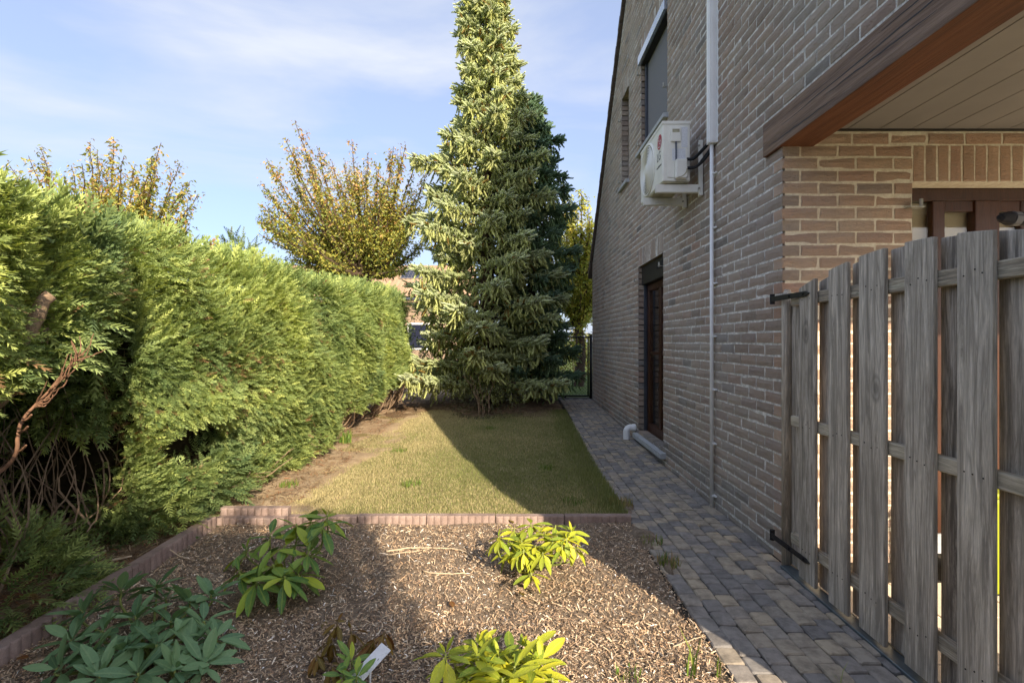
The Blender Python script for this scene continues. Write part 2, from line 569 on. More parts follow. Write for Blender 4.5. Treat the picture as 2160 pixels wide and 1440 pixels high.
# ------------------------------------------------------------------ ground and terrain
def sheet(name, xs, ys, zfun, mat, kind='structure', smooth=True):
    X, Y = np.meshgrid(xs, ys)
    P = np.stack([X.ravel(), Y.ravel(), np.zeros(X.size)], 1)
    P[:, 2] = zfun(P)
    nx, ny = len(xs), len(ys)
    i = np.arange(nx * ny).reshape(ny, nx)
    F = np.stack([i[:-1, :-1].ravel(), i[:-1, 1:].ravel(), i[1:, 1:].ravel(), i[1:, :-1].ravel()], 1)
    o = obj(name, np_mesh(name, P, F, mat, smooth=smooth))
    if kind: o["kind"] = kind
    return o

far = np.array([-900, -400, -150, -60, -30])
gx = np.concatenate([far, np.linspace(-16, 16, 65), -far[::-1]])
gy = np.concatenate([far, np.linspace(-12, 30, 85), [60, 150, 400, 900, 1500]])
o = sheet('ground', gx, gy, lambda P: gzn(P[:, 1]) - 0.035 + 0 * P[:, 0], M['far_grass'])

# soil strip under hedge and spruce
def soil_z(P):
    return gzn(P[:, 1]) - 0.004 + 0.02 * wob(P, 3.0, 2) + 0.012 * wob(P, 9.0, 3) + np.clip((-P[:, 0] - 2.2) * .05, 0, .06) * (P[:, 1] > 2)
sheet('soil', np.linspace(-5.5, -1.0, 70), np.linspace(3.66, 12.4, 120), lambda P: soil_z(P) - np.clip((P[:, 0] + 1.5) * .08, 0, 1) * .9, M['soil'])
sheet('soil', np.linspace(-5.5, -2.16, 50), np.linspace(-1.5, 3.70, 70), lambda P: soil_z(P) + .03, M['litter_soil'])
def spruce_soil_z(P):
    r = np.hypot(P[:, 0] + .35, P[:, 1] - 9.6)
    return gzn(P[:, 1]) + .035 - .05 * np.clip(r - 1.0, 0, 2) + .012 * wob(P, 6, 4)
sheet('soil', np.linspace(-2.3, .88, 50), np.linspace(8.0, 11.5, 50), spruce_soil_z, M['litter_soil'])

PATH_L = lambda y: .815 + .0125 * (y - 2)
WX = 1.60
# lawn
def lawn_z(P):
    edge = np.clip((P[:, 0] + 1.75) * 2.0, 0, 1)
    return gzn(P[:, 1]) + .012 + .010 * wob(P, 2.2, 5) - (1 - edge) * .03
def lawn_shape(P):
    return P
ly = np.linspace(3.74, 8.85, 70)
lx = np.linspace(0, 1, 40)
LX = []
for y in ly:
    a, b = -2.35, PATH_L(y) - .005
    LX.append(a + (b - a) * lx)
LX = np.array(LX)
P = np.stack([LX.ravel(), np.repeat(ly, 40), np.zeros(LX.size)], 1)
P[:, 2] = lawn_z(P)
i = np.arange(len(ly) * 40).reshape(len(ly), 40)
F = np.stack([i[:-1, :-1].ravel(), i[:-1, 1:].ravel(), i[1:, 1:].ravel(), i[1:, :-1].ravel()], 1)
o = obj('lawn', np_mesh('lawn', P, F, M['turf'], smooth=True)); o["kind"] = 'structure'

# mulch bed
def bed_z(P):
    return -.012 + .014 * wob(P, 3.5, 6) + .006 * wob(P, 11, 7)
by = np.linspace(0.9, 3.69, 90)
bx = np.linspace(0, 1, 110)
BX = np.array([-2.14 + (PATH_L(y) + .012 + 2.14) * bx for y in by])
P = np.stack([BX.ravel(), np.repeat(by, 110), np.zeros(BX.size)], 1)
P[:, 2] = bed_z(P)
i = np.arange(len(by) * 110).reshape(len(by), 110)
F = np.stack([i[:-1, :-1].ravel(), i[:-1, 1:].ravel(), i[1:, 1:].ravel(), i[1:, :-1].ravel()], 1)
o = obj('mulch_bed', np_mesh('mulch_bed', P, F, M['mulch'], smooth=True)); o["kind"] = 'structure'

# ------------------------------------------------------------------ path with pavers
def path_sheet():
    ys = np.linspace(.6, 10.6, 60)
    V, F = [], []
    for y in ys:
        V += [(PATH_L(y) - .005, y, gz(y) - .014), (WX + .09, y, gz(y) - .014)]
    for k in range(len(ys) - 1):
        F.append((2 * k, 2 * k + 1, 2 * k + 3, 2 * k + 2))
    o = obj('path', np_mesh('path', V, F, M['joint_sand']))
    o["kind"] = 'structure'
    return o
path = path_sheet()

def paver_mesh(seed, w, l, h=.05):
    r = random.Random(seed)
    c = .005
    def ring(s, z):
        pts = []
        for (sx, sy) in ((-1, -1), (1, -1), (1, 1), (-1, 1)):
            pts.append((sx * (w / 2 - s) + r.uniform(-.0028, .0028), sy * (l / 2 - s) + r.uniform(-.0028, .0028), z + r.uniform(-.001, .001)))
        # corner cut: two vertices per corner
        out = []
        for q, p in enumerate(pts):
            sx, sy = ((-1, -1), (1, -1), (1, 1), (-1, 1))[q]
            k = .004 + r.uniform(0, .005)
            a = (p[0] - sx * k, p[1], p[2]); b = (p[0], p[1] - sy * k, p[2])
            out += [b, a] if q in (0, 2) else [a, b]
        return out
    V = ring(0, -h) + ring(0.0, -.006) + ring(c, -.001 + r.uniform(-.001, .001))
    n = 8
    V.append((r.uniform(-.01, .01), r.uniform(-.01, .01), r.uniform(-.0005, .002)))
    F = []
    for a in (0, n):
        for k in range(n):
            F.append((a + k, a + (k + 1) % n, a + n + (k + 1) % n, a + n + k))
    tri = [(2 * n + k, 2 * n + (k + 1) % n, 3 * n) for k in range(n)]
    return V, F + tri

def poly_mesh(name, V, F, mat, smooth=False):
    me = bpy.data.meshes.new(name)
    me.from_pydata(V, [], F)
    me.materials.append(mat)
    if smooth: me.polygons.foreach_set("use_smooth", np.ones(len(me.polygons), dtype=bool))
    me.update()
    return me

PW, PL = .0925, .1145
pav_geo = [paver_mesh(s, PW - .0055, PL - .0055) for s in range(8)]
pav_mes = [poly_mesh('paver', V, F, M['paver']) for V, F in pav_geo]
cells = []
ncol = 9
for cidx in range(ncol):
    y = 1.15 + (PL / 2 if cidx % 2 else 0)
    while y < 10.25:
        x = WX - .006 - (cidx + .5) * PW
        lim = PATH_L(y)
        if x - PW / 2 > lim - .035:
            cells.append((x, y))
        y += PL
def in_view(x, y):
    return abs(x / y) < 1.02 and (1.3 - gz(y)) / y < .70 and not (x > WX - .05 and y > 3.0)
vis = sorted([c for c in cells if in_view(*c)], key=lambda c: c[1])
near = set(vis[:300])
rest_V, rest_F, rest_R = [], [], []
for (x, y) in cells:
    k = random.randrange(8)
    z = gz(y) + random.uniform(-.003, .003) + .002
    rz = random.choice((0, math.pi)) + random.uniform(-.02, .02)
    tx, ty = random.uniform(-.012, .012), random.uniform(-.012, .012)
    mtx = Matrix.Translation((x + random.uniform(-.0015, .0015), y, z)) @ Matrix.Rotation(rz, 4, 'Z') @ Matrix.Rotation(tx, 4, 'X') @ Matrix.Rotation(ty, 4, 'Y')
    if (x, y) in near:
        o = bpy.data.objects.new('paver', pav_mes[k])
        o.matrix_basis = mtx
        link(o, path)
    else:
        V, F = pav_geo[k]
        b = len(rest_V)
        rest_V += [tuple(mtx @ Vector(p)) for p in V]
        rest_F += [tuple(q + b for q in f) for f in F]
        rest_R += [random.random()] * len(V)
me = poly_mesh('paver_field', rest_V, rest_F, M['paver'])
a = me.attributes.new("rnd", 'FLOAT', 'POINT'); a.data.foreach_set("value", np.array(rest_R, dtype=np.float32))
o = obj('far_pavers', me, path); o["kind"] = 'stuff'

# ------------------------------------------------------------------ the brick house
house = thing('brick_house', (WX, 6.0, 0), 'brown brick house with a gable wall and covered porch on the right', 'house')
CP, CZ0 = .0735, .0375 - 2 * .0735         # course pitch and bottom
BL, BH, JT = .2085, .0605, .0135
FAR_ROOF = lambda y: 13.90 - 1.083 * y
NEAR_ROOF = lambda y: 1.07 * y + 1.15
roof_z = lambda y: min(FAR_ROOF(y), NEAR_ROOF(y))

DOOR = (5.425, 6.496, .155, 2.2425)
WIN = (5.28, 6.35, 3.65, 4.83)
SLIT = (7.02, 7.48, 3.55, 4.82)
OPEN = [DOOR, WIN, SLIT]

# mortar backing of gable wall
def gable_backing():
    ys = sorted({1.0, 3.035, 3.22, DOOR[0], DOOR[1], WIN[0], WIN[1], SLIT[0], SLIT[1], 5.93, 10.2})
    zs = sorted({-.15, 2.45, 2.66, DOOR[2], DOOR[3], WIN[2], WIN[3], SLIT[2], SLIT[3]})
    ys = sorted(set(ys) | {round((13.90 - z) / 1.083, 5) for z in zs if 3.04 < (13.90 - z) / 1.083 < 10.19} | {round((z - 1.15) / 1.07, 5) for z in zs if 1.01 < (z - 1.15) / 1.07 < 5.9})
    mb = MB()
    x = WX + .0035
    for a, b in zip(ys[:-1], ys[1:]):
        m = (a + b) / 2
        for j, lo in enumerate(zs):
            hi = zs[j + 1] if j + 1 < len(zs) else 99
            za, zb = min(hi, roof_z(a)), min(hi, roof_z(b))
            if za <= lo + 1e-3 or zb <= lo - 1e-3:
                if min(za, zb) < lo - 1e-3 or max(za, zb) < lo + 1e-3: continue
            zm = (lo + min(hi, 90)) / 2
            if any(q[0] < m < q[1] and q[2] < (lo + min(hi, roof_z(m))) / 2 < q[3] for q in OPEN): continue
            if m < 3.035 and lo < 2.66 - 1e-4: continue
            if m < 3.22 and 2.45 - 1e-4 < lo < 2.66 - 1e-4: continue
            mb.add([(x, a, lo), (x, b, lo), (x, b, max(zb, lo)), (x, a, max(za, lo))], [(0, 3, 2, 1)])
    return mb.build('gable_wall', M['mortar'], house)
gable = gable_backing()
porch_wall = MB().box((1.618, 3.034, -.15), (2.37, 3.30, 2.56)).box((2.3705, 3.034, 2.2425), (5.4, 3.15, 2.56)).build('porch_wall', M['mortar_porch'], house)

def brick_geo(seed):
    r = random.Random(seed)
    nx, nz, D = 4, 2, .10
    V, F = [], []
    xs = [-BL / 2, -BL / 2 + .008, 0 + r.uniform(-.03, .03), BL / 2 - .008, BL / 2]
    zs = [-BH / 2, r.uniform(-.008, .008), BH / 2]
    for j, z in enumerate(zs):
        for i, x in enumerate(xs):
            edge = i in (0, 4) or j in (0, 2)
            y = r.uniform(.0008, .0030) if edge else r.uniform(-.0042, .0005)
            V.append((x + r.uniform(-.002, .002), y, z + (r.uniform(-.0018, .0018) if j != 1 else 0)))
    for j in range(nz):
        for i in range(nx):
            a = j * 5 + i
            F.append((a, a + 1, a + 6, a + 5))
    # sides
    loop = [0, 1, 2, 3, 4, 9, 14, 13, 12, 11, 10, 5]
    b = len(V)
    for q in loop:
        V.append((V[q][0], D, V[q][2]))
    for k in range(12):
        k2 = (k + 1) % 12
        F.append((loop[k2], loop[k], b + k, b + k2))
    return V, F
BG = [brick_geo(s) for s in range(10)]
bmes = {k: [poly_mesh('brick', V, F, M[k]) for V, F in BG] for k in ('brick', 'brick_porch', 'brick_dark')}
R_SIDE = Matrix.Rotation(-math.pi / 2, 4, 'Z')

class Bricks:
    def __init__(self): self.L = []
    def put(self, mtx, mat, size_px): self.L.append((mtx, mat, size_px))
    def finish(self, parent, limit=300, stuff_name='bricks_beyond'):
        self.L.sort(key=lambda q: -q[2])
        rest = {}
        for n, (mtx, mat, s) in enumerate(self.L):
            k = random.randrange(10)
            if n < limit and s > 0:
                o = bpy.data.objects.new('brick', bmes[mat][k]); o.matrix_basis = mtx
                link(o, parent)
            else:
                V, F = BG[k]
                d = rest.setdefault(mat, ([], [], []))
                b = len(d[0])
                d[0].extend(tuple(mtx @ Vector(p)) for p in V)
                d[1].extend(tuple(q + b for q in f) for f in F)
                d[2].extend([random.random()] * len(V))
        for mat, (V, F, R) in rest.items():
            me = poly_mesh('bricks', V, F, M[mat])
            a = me.attributes.new("rnd", 'FLOAT', 'POINT'); a.data.foreach_set("value", np.array(R, dtype=np.float32))
            o = obj('bricks', me, parent); o["kind"] = 'stuff'

def jit(): return random.uniform(-.0025, .0025)
def subtract(iv, cuts):
    out = [iv]
    for c0, c1 in cuts:
        nxt = []
        for a, b in out:
            if c1 <= a or c0 >= b: nxt.append((a, b)); continue
            if c0 > a: nxt.append((a, c0))
            if c1 < b: nxt.append((c1, b))
        out = nxt
    return [(a, b) for a, b in out if b - a > .025]

def vis_size(x, y, z):
    if y < .3: return 0
    px, pz = x / y, (z - 1.3) / y
    if abs(px) > 1.0 or abs(pz) > .667: return 0
    if x > 1.59 and y < 2.98 and z < 1.6: return 0
    return 1.0 / y

GB = Bricks()
nc = int((7.6 - CZ0) / CP)
# soldier courses above openings on side wall
SOLD = [(DOOR[0], DOOR[1], DOOR[3]), (WIN[0], WIN[1], WIN[3]), (SLIT[0], SLIT[1], SLIT[3])]
for c in range(nc):
    zc = CZ0 + (c + .5) * CP
    odd = c % 2
    ymax = min(10.2, (13.85 - (zc + CP / 2)) / 1.083 - .02)
    ymin_roof = (zc + CP / 2 - 1.08) / 1.07
    start = 3.03 if zc < 2.66 else max(1.15, ymin_roof)
    if zc > 2.66: start = max(start, ymin_roof)
    cuts = [(q[0] - .004, q[1] + .004) for q in OPEN if q[2] < zc < q[3]]
    cuts += [(a - .004, b + .004) for a, b, zt in SOLD if zt < zc < zt + 3 * CP]
    if 2.44 < zc < 2.665: cuts.append((-9, 3.225))
    # running bond, phase fixed at the corner
    y = 3.03 + ((.0 if not odd else .1 + JT) if zc < 2.66 else (.0 if not odd else .111)) - (20 * .222)
    if zc < 2.66: start = 3.03 + (.0 if not odd else .1 + JT)
    while y < ymax:
        a, b = max(y, start), min(y + BL, ymax)
        if b - a > .025:
            for (p, q) in subtract((a, b), cuts):
                yc = (p + q) / 2
                ln = q - p
                mtx = Matrix.Translation((WX + random.uniform(-.002, .0018), yc + jit(), zc + jit() * .6)) @ R_SIDE @ Matrix.Rotation(random.uniform(-.012, .012), 4, 'Y')
                mtx = mtx @ Matrix.Diagonal((ln / BL, 1, 1, 1))
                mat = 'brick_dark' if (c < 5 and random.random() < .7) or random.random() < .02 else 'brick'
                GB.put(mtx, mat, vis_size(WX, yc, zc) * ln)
        y += BL + JT
for a, b, zt in SOLD:
    n = max(2, round((b - a) / CP))
    p = (b - a) / n
    for k in range(n):
        yc = a + (k + .5) * p
        mtx = Matrix.Translation((WX + random.uniform(-.003, .004), yc, zt + 1.5 * CP)) @ R_SIDE @ Matrix.Rotation(math.pi / 2, 4, 'Y') @ Matrix.Diagonal((1, 1, (p - JT) / BH, 1))
        GB.put(mtx, 'brick', vis_size(WX, yc, zt + .1) * .2)
GB.finish(gable)

PB = Bricks()
for c in range(int((2.54 - CZ0) / CP) + 1):
    zc = CZ0 + (c + .5) * CP
    odd = c % 2
    if zc > 2.55: break
    xs0 = 1.6 if odd else 1.6 + .1 + JT
    end = 5.3 if zc > 2.463 else 2.37
    x = xs0
    top = zc > 2.44
    if top: x = xs0 = 1.80
    while x < end - .02:
        a, b = x, min(x + BL, end)
        ln = b - a
        if ln > .02:
            mtx = Matrix.Translation(((a + b) / 2, 3.03 + random.uniform(-.002, .003), zc + jit() * .6)) @ Matrix.Rotation(random.uniform(-.008, .008), 4, 'Y') @ Matrix.Diagonal((ln / BL, 1, 1, 1))
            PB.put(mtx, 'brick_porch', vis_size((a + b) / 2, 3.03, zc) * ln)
        x += BL + JT
n = int((5.3 - 2.37) / CP)
for k in range(n):
    xc = 2.372 + (k + .5) * CP
    mtx = Matrix.Translation((xc, 3.03 + random.uniform(-.002, .003), 2.2425 + 1.5 * CP)) @ Matrix.Rotation(math.pi / 2 + random.uniform(-.01, .01), 4, 'Y')
    PB.put(mtx, 'brick_porch', vis_size(xc, 3.03, 2.35) * .2)
PB.finish(porch_wall)

# side reveals (brick returns) of openings on the gable wall
def reveal(parent, y, z0, z1, depth=.075):
    mb = MB()
    mb.box((WX + .104, y + .001, z0), (WX + depth + .12, y + .10, z1))
    return mb.build('reveal', M['mortar'], parent)

# roof: two slopes with verge tiles along the gable
def slope(name, y0, z0, y1, z1, x0, x1, th, mat):
    d = Vector((0, y1 - y0, z1 - z0)).normalized()
    nrm = Vector((0, -d.z, d.y))
    if nrm.z < 0: nrm = -nrm
    A, B = Vector((0, y0, z0)), Vector((0, y1, z1))
    q = [A, B, B + nrm * th, A + nrm * th]
    return MB().prism([(p.y, p.z) for p in q], 'x', x0, x1).build(name, mat, house)
yr = (13.90 - 1.15) / (1.07 + 1.083)
zr = NEAR_ROOF(yr)
roof_far = slope('roof', yr, zr + .01, 10.45, FAR_ROOF(10.45) + .01, WX + .02, 12, .10, M['dark_tile'])
roof_near = slope('roof', yr, zr + .01, 1.20, NEAR_ROOF(1.20) + .01, WX + .02, 12, .10, M['dark_tile'])
vb = MB()
ny = 34
for k in range(ny):
    ya, yb = yr + (10.45 - yr) * k / ny, yr + (10.45 - yr) * (k + 1) / ny
    za, zb = FAR_ROOF(ya) + .05, FAR_ROOF(yb) + .05
    vb.prism([(ya, za + .045), (yb - .01, zb + .06), (yb - .01, zb - .06), (ya, za - .075)], 'x', WX - .045 - .004 * (k % 2), WX + .03)
vb.build('verge_tile', M['dark_tile'], roof_far)
vb = MB()
for k in range(ny):
    ya, yb = 1.20 + (yr - 1.20) * k / ny, 1.20 + (yr - 1.20) * (k + 1) / ny
    za, zb = NEAR_ROOF(ya) + .05, NEAR_ROOF(yb) + .05
    vb.prism([(ya + .01, za + .06), (yb, zb + .045), (yb, zb - .075), (ya + .01, za - .06)], 'x', WX - .045 - .004 * (k % 2), WX + .03)
vb.build('verge_tile', M['dark_tile'], roof_near)
MB().box((5.42, 3.31, -.1), (5.6, 10.2, 2.9)).box((WX + .3, 10.05, -.1), (5.42, 10.2, 2.9)).build('rear_wall', M['mortar'], house)
MB().box((2.0, 3.32, 2.62), (5.42, 10.0, 2.75)).build('ceiling_slab', M['soffit'], house)
# inner block behind gable wall so openings look into dark rooms
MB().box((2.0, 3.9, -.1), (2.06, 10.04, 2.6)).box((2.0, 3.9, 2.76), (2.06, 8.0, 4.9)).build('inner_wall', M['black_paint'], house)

# porch: beam, soffit boards, front beam, pier
beam = MB().box((WX - .022, 1.28, 2.452), (WX + .185, 3.222, 2.658)).build('porch_beam', M['beam'], house, .006, 2)
mbk = MB()
for (y0, y1, z, dz) in ((1.4, 3.0, 2.585, -.02), (1.9, 2.6, 2.53, .012), (1.35, 2.2, 2.625, .0), (2.5, 3.15, 2.49, .008)):
    n = 14
    top, bot = [], []
    for k in range(n + 1):
        u = k / n
        yy = y0 + (y1 - y0) * u
        zz = z + dz * u + random.uniform(-.003, .003)
        w = .0028 * math.sin(math.pi * u) ** .6 + .0003
        top.append((yy, zz + w)); bot.append((yy, zz - w))
    mbk.prism(top + bot[::-1], 'x', WX - .0228, WX - .0212)
mbk.build('drying_crack', M['dark_void'], beam)
soff = MB().box((WX + .186, 1.3, 2.574), (5.4, 3.029, 2.60)).build('soffit', M['dark_void'], house)
x = WX + .188
while x < 5.2:
    o = MB().box((x, 1.3, 2.552), (x + .186, 3.026, 2.573)).build('board', M['soffit'], soff, .002, 1)
    x += .1905
MB().box((WX + .186, 3.014, 2.541), (5.3, 3.0285, 2.5515)).build('edge_trim', M['black_paint'], soff)
MB().box((WX + .19, 1.205, 2.45), (12, 1.28, 2.57)).build('front_beam', M['beam'], house, .005, 1)
pier = MB().prism([(.85, -.1), (1.275, -.1), (1.275, 2.46), (1.20, 2.43), (.85, 2.06)], 'x', 1.576, 2.43).build('brick_shade_pier', M['mortar'], house)  # unseen pier, set and widened to keep sun off gate and lawn
PR = Bricks()
for c in range(34):
    zc = CZ0 + (c + .5) * CP
    y0 = max(.853, (zc + .04 - 2.06) / 1.06 + .853)
    y = .853 - (.11 if c % 2 else 0)
    while y < 1.27:
        a, b = max(y, y0), min(y + BL, 1.272)
        if b - a > .03 and zc < 2.42:
            PR.put(Matrix.Translation((1.572, (a + b) / 2, zc)) @ R_SIDE @ Matrix.Diagonal(((b - a) / BL, .5, 1, 1)), 'brick', 0)
        y += BL + JT
PR.finish(pier)

# porch glazed door (recess)
gd = MB().box((2.36, 3.15, 2.165), (5.3, 3.215, 2.2415)).box((2.36, 3.155, .05), (2.42, 3.215, 2.164)).build('glazed_door', M['frame_wood'], house, .004, 1)
def px_x(px, y): return (px - 1080) / 1080 * y
YF = 3.16
for (a, b, y0, y1) in ((1965, 1991, 3.15, 3.20), (2052, 2103, 3.14, 3.205), (2150, 2178, 3.15, 3.20)):
    MB().box((px_x(a, YF), y0, .12), (px_x(b, YF), y1, 2.1645)).build('stile', M['frame_wood'], gd, .004, 1)
for (a, b) in ((1991, 2052), (2103, 2150)):
    MB().box((px_x(a, YF) + .0005, 3.155, 2.10), (px_x(b, YF) - .0005, 3.195, 2.1642)).build('top_rail', M['frame_wood'], gd, .003, 1)
    MB().box((px_x(a, YF) + .0005, 3.155, .12), (px_x(b, YF) - .0005, 3.195, .30)).build('bottom_rail', M['frame_wood'], gd, .003, 1)
    MB().box((px_x(a, YF) + .0005, 3.172, .301), (px_x(b, YF) - .0005, 3.178, 2.0995)).build('pane', M['glass'], gd)
MB().box((2.421, 3.172, .301), (px_x(1965, YF) - .0005, 3.178, 2.1645)).build('pane', M['glass'], gd)
MB().box((px_x(2178, YF), 3.172, .12), (5.3, 3.178, 2.1645)).build('pane', M['glass'], gd)
MB().box((2.37, 3.135, .0), (5.3, 3.215, .119)).build('threshold', M['stone'], gd, .004, 1)
o = MB().box((2.40, 3.218, .85), (5.3, 3.222, 2.25)).build('roller_blind', M['curtain'], gd)
MB().box((2.38, 3.95, 0), (5.3, 3.99, 2.6)).build('room_wall', M['house_wall'], house)
MB().box((2.06, 3.32, -.06), (5.4, 9.9, -.01)).build('room_floor', M['soffit'], house)

def hinge_pin(parent, y, z, axis='x', x=None):
    """shutter hinge pin: flat arm out of the wall with an upright pin at its end"""
    mb = MB()
    if axis == 'x':
        x0 = WX - .045
        mb.box((x0, y - .011, z), (WX + .01, y + .011, z + .006))
        mb.tube([(x0 + .012, y, z - .006), (x0 + .012, y, z + .045)], .0085, 8)
    else:
        yy = 3.03 - .045
        mb.box((x - .012, yy, z), (x + .075, 3.04, z + .006))
        mb.tube([(x + .06, yy + .012, z - .004), (x + .06, yy + .012, z + .05)], .010, 8)
    return mb.build('hinge_pin', M['zinc'], parent, 0)
hinge_pin(gd, 0, 1.3 + (721 - 438) / 1080 * 2.99, 'y', 2.335)

# side door with roller box, frame, stone sill
def reveal_bricks(parent, y, z0, z1):
    """return bricks seen on the far jamb of an opening"""
    z = CZ0
    mb = MB()
    k = 0
    while z < z1 - .03:
        if z > z0 - .03:
            mb.box((WX + .104, y + .0005, z + .006), (WX + .165, y + .02, z + CP - .006))
        z += CP
        k += 1
    return mb
door = MB().box((WX + .115, DOOR[0] + .001, .16), (WX + .17, DOOR[0] + .075, 2.01)).box((WX + .115, DOOR[1] - .085, .16), (WX + .17, DOOR[1] - .001, 2.01)) \
    .box((WX + .115, DOOR[0] + .076, 1.93), (WX + .17, DOOR[1] - .086, 2.01)).box((WX + .115, DOOR[0] + .076, .16), (WX + .17, DOOR[1] - .086, .28)) \
    .build('side_door', M['frame_wood'], house, .004, 1)
ym = (DOOR[0] + DOOR[1]) / 2
MB().box((WX + .12, ym - .045, .281), (WX + .165, ym + .045, 1.929)).build('mullion', M['frame_wood'], door, .004, 1)
for a, b in ((DOOR[0] + .076, ym - .0455), (ym + .0455, DOOR[1] - .086)):
    MB().box((WX + .14, a, .281), (WX + .146, b, 1.929)).build('pane', M['glass'], door)
    MB().box((WX + .128, a + .001, 1.14), (WX + .158, b - .001, 1.175)).build('glazing_bar', M['frame_wood'], door, .003, 1)
    MB().box((WX + .23, a, .29), (WX + .236, b - .1, 1.93)).build('curtain', M['curtain'], door)
MB().box((WX + .045, DOOR[0] + .002, 2.012), (WX + .20, DOOR[1] - .002, 2.240)).build('roller_box', M['black_paint'], door, .006, 2)
MB().box((WX + .038, DOOR[0] + .05, 2.12), (WX + .0445, DOOR[0] + .38, 2.19)).build('cover_plate', M['dark_void'], door, .002, 1)
MB().box((WX + .07, DOOR[1] - .022, .17), (WX + .1145, DOOR[1] - .002, 2.011)).build('guide_rail', M['alu_grey'], door, .003, 1)
MB().box((WX + .07, DOOR[0] + .002, .17), (WX + .1145, DOOR[0] + .022, 2.011)).build('guide_rail', M['alu_grey'], door, .003, 1)
MB().prism([(WX - .055, .075), (WX + .2, .075), (WX + .2, .158), (WX - .055, .13)], 'y', 5.335, 6.57).build('stone_sill', M['stone'], door, .002, 1)
for (y, z) in ((DOOR[0] + .03, 2.10), (DOOR[1] + .05, 2.06), (DOOR[1] + .05, .30), (DOOR[0] + .015, .165)):
    hinge_pin(door, y, z)

# upper window with screen box
win = MB().box((WX + .10, WIN[0] + .001, WIN[2] + .03), (WX + .16, WIN[0] + .05, WIN[3] - .001)).box((WX + .10, WIN[1] - .07, WIN[2] + .03), (WX + .16, WIN[1] - .001, WIN[3] - .001)) \
    .box((WX + .10, WIN[0] + .0505, WIN[2] + .03), (WX + .16, WIN[1] - .0705, WIN[2] + .09)).build('upper_window', M['alu_grey'], house, .004, 1)
MB().box((WX + .075, WIN[0] + .004, WIN[2] + .06), (WX + .08, WIN[1] - .055, 4.78)).build('sun_screen', M['screen'], win)
MB().box((WX + .045, WIN[1] - .055, WIN[2] + .03), (WX + .099, WIN[1] - .002, 4.72)).build('guide_rail', M['alu_grey'], win, .003, 1)
MB().prism([(WX - .035, 4.725), (WX + .12, 4.725), (WX + .12, 4.90), (WX + .02, 4.90), (WX - .035, 4.83)], 'y', WIN[0] - .002, WIN[1] + .03).build('screen_box', M['alu_pale'], win, .004, 2)
MB().box((WX + .0, WIN[0] + .002, 4.712), (WX + .10, WIN[1] - .003, 4.7245)).build('box_underside', M['dark_void'], win)
MB().prism([(WX - .05, 3.60), (WX + .15, 3.60), (WX + .15, 3.665), (WX - .05, 3.645)], 'y', WIN[0] - .03, WIN[1] + .10).build('stone_sill', M['stone'], win, .004, 2)
for (y, z) in ((WIN[1] + .045, 4.62), (WIN[1] + .045, 3.74), (WIN[0] + .02, 3.93)):
    hinge_pin(win, y, z)

# slit window
sl = MB().box((WX + .115, SLIT[0] + .001, SLIT[2] + .01), (WX + .16, SLIT[0] + .05, SLIT[3] - .001)).box((WX + .115, SLIT[1] - .06, SLIT[2] + .01), (WX + .16, SLIT[1] - .001, SLIT[3] - .001)) \
    .build('slit_window', M['frame_wood'], house, .003, 1)
MB().box((WX + .13, SLIT[0] + .051, SLIT[2] + .01), (WX + .136, SLIT[1] - .061, SLIT[3] - .001)).build('pane', M['glass'], sl)
MB().prism([(WX - .045, 3.48), (WX + .15, 3.48), (WX + .15, 3.545), (WX - .045, 3.525)], 'y', SLIT[0] - .02, SLIT[1] + .06).build('stone_sill', M['stone'], sl, .004, 2)
for (y, z) in ((SLIT[1] + .04, 4.52), (SLIT[1] + .04, 3.62)):
    hinge_pin(sl, y, z)
# far jamb returns
for q in OPEN:
    mb = reveal_bricks(None, q[1], q[2], q[3])
    mb.build('jamb_bricks', M['brick'], gable, .003, 1)["kind"] = 'stuff'
    MB().box((WX + .106, q[1] + .006, q[2]), (WX + .166, q[1] + .03, q[3])).build('jamb_mortar', M['mortar'], gable)

# ------------------------------------------------------------------ air conditioner
AY0, AY1, AX0, AX1, AZ0, AZ1 = 4.25, 4.967, 1.25, 1.48, 2.628, 3.122
ac = thing('air_conditioner', (1.37, 4.6, 2.53), 'white outdoor air conditioning unit with fan grille on wall brackets', 'air conditioner')
casing = MB().box((AX0, AY0, AZ0), (AX1, AY1, AZ1)).build('casing', M['ac_white'], ac, .012, 3)
MB().box((AX0 - .004, AY0 - .006, AZ1 - .022), (AX1 + .004, AY1 + .006, AZ1 + .006)).build('top_lid', M['ac_white'], ac, .005, 2)
MB().box((AX0 + .01, AY0 + .01, AZ0 - .012), (AX1 - .01, AY1 - .01, AZ0 - .0005)).build('base_pan', M['ac_dirty'], ac, .004, 1)
# fan on the front face (facing -x)
FC = Vector((AX0, 4.705, 2.868)); FR = .212
n = 40
ringv = MB()
def disc(mb, c, r0, r1, x, n=40):
    V = [(x, c.y + math.cos(2 * math.pi * k / n) * r, c.z + math.sin(2 * math.pi * k / n) * r) for r in (r0, r1) for k in range(n)]
    mb.add(V, [(k, (k + 1) % n, n + (k + 1) % n, n + k) for k in range(n)])
def ring_tube(mb, c, r, x, rad, n=40, m=5):
    pts = [(x, c.y + math.cos(2 * math.pi * k / n) * r, c.z + math.sin(2 * math.pi * k / n) * r) for k in range(n + 1)]
    V, F = tube_np(pts, rad, m); mb.add(V, F)
sh = MB(); ring_tube(sh, FC, FR + .012, AX0 - .003, .012, 48, 8)
sh.build('fan_shroud', M['ac_white'], ac, smooth=True)
d = MB(); disc(d, FC, .0, FR, AX0 - .0012); d.build('fan_opening', M['dark_void'], ac)
g = MB()
for k in range(13): ring_tube(g, FC, .05 + k * (FR - .05) / 12.5, AX0 - .012 - .006 * math.cos(k / 13 * 1.5), .0042, 40, 4)
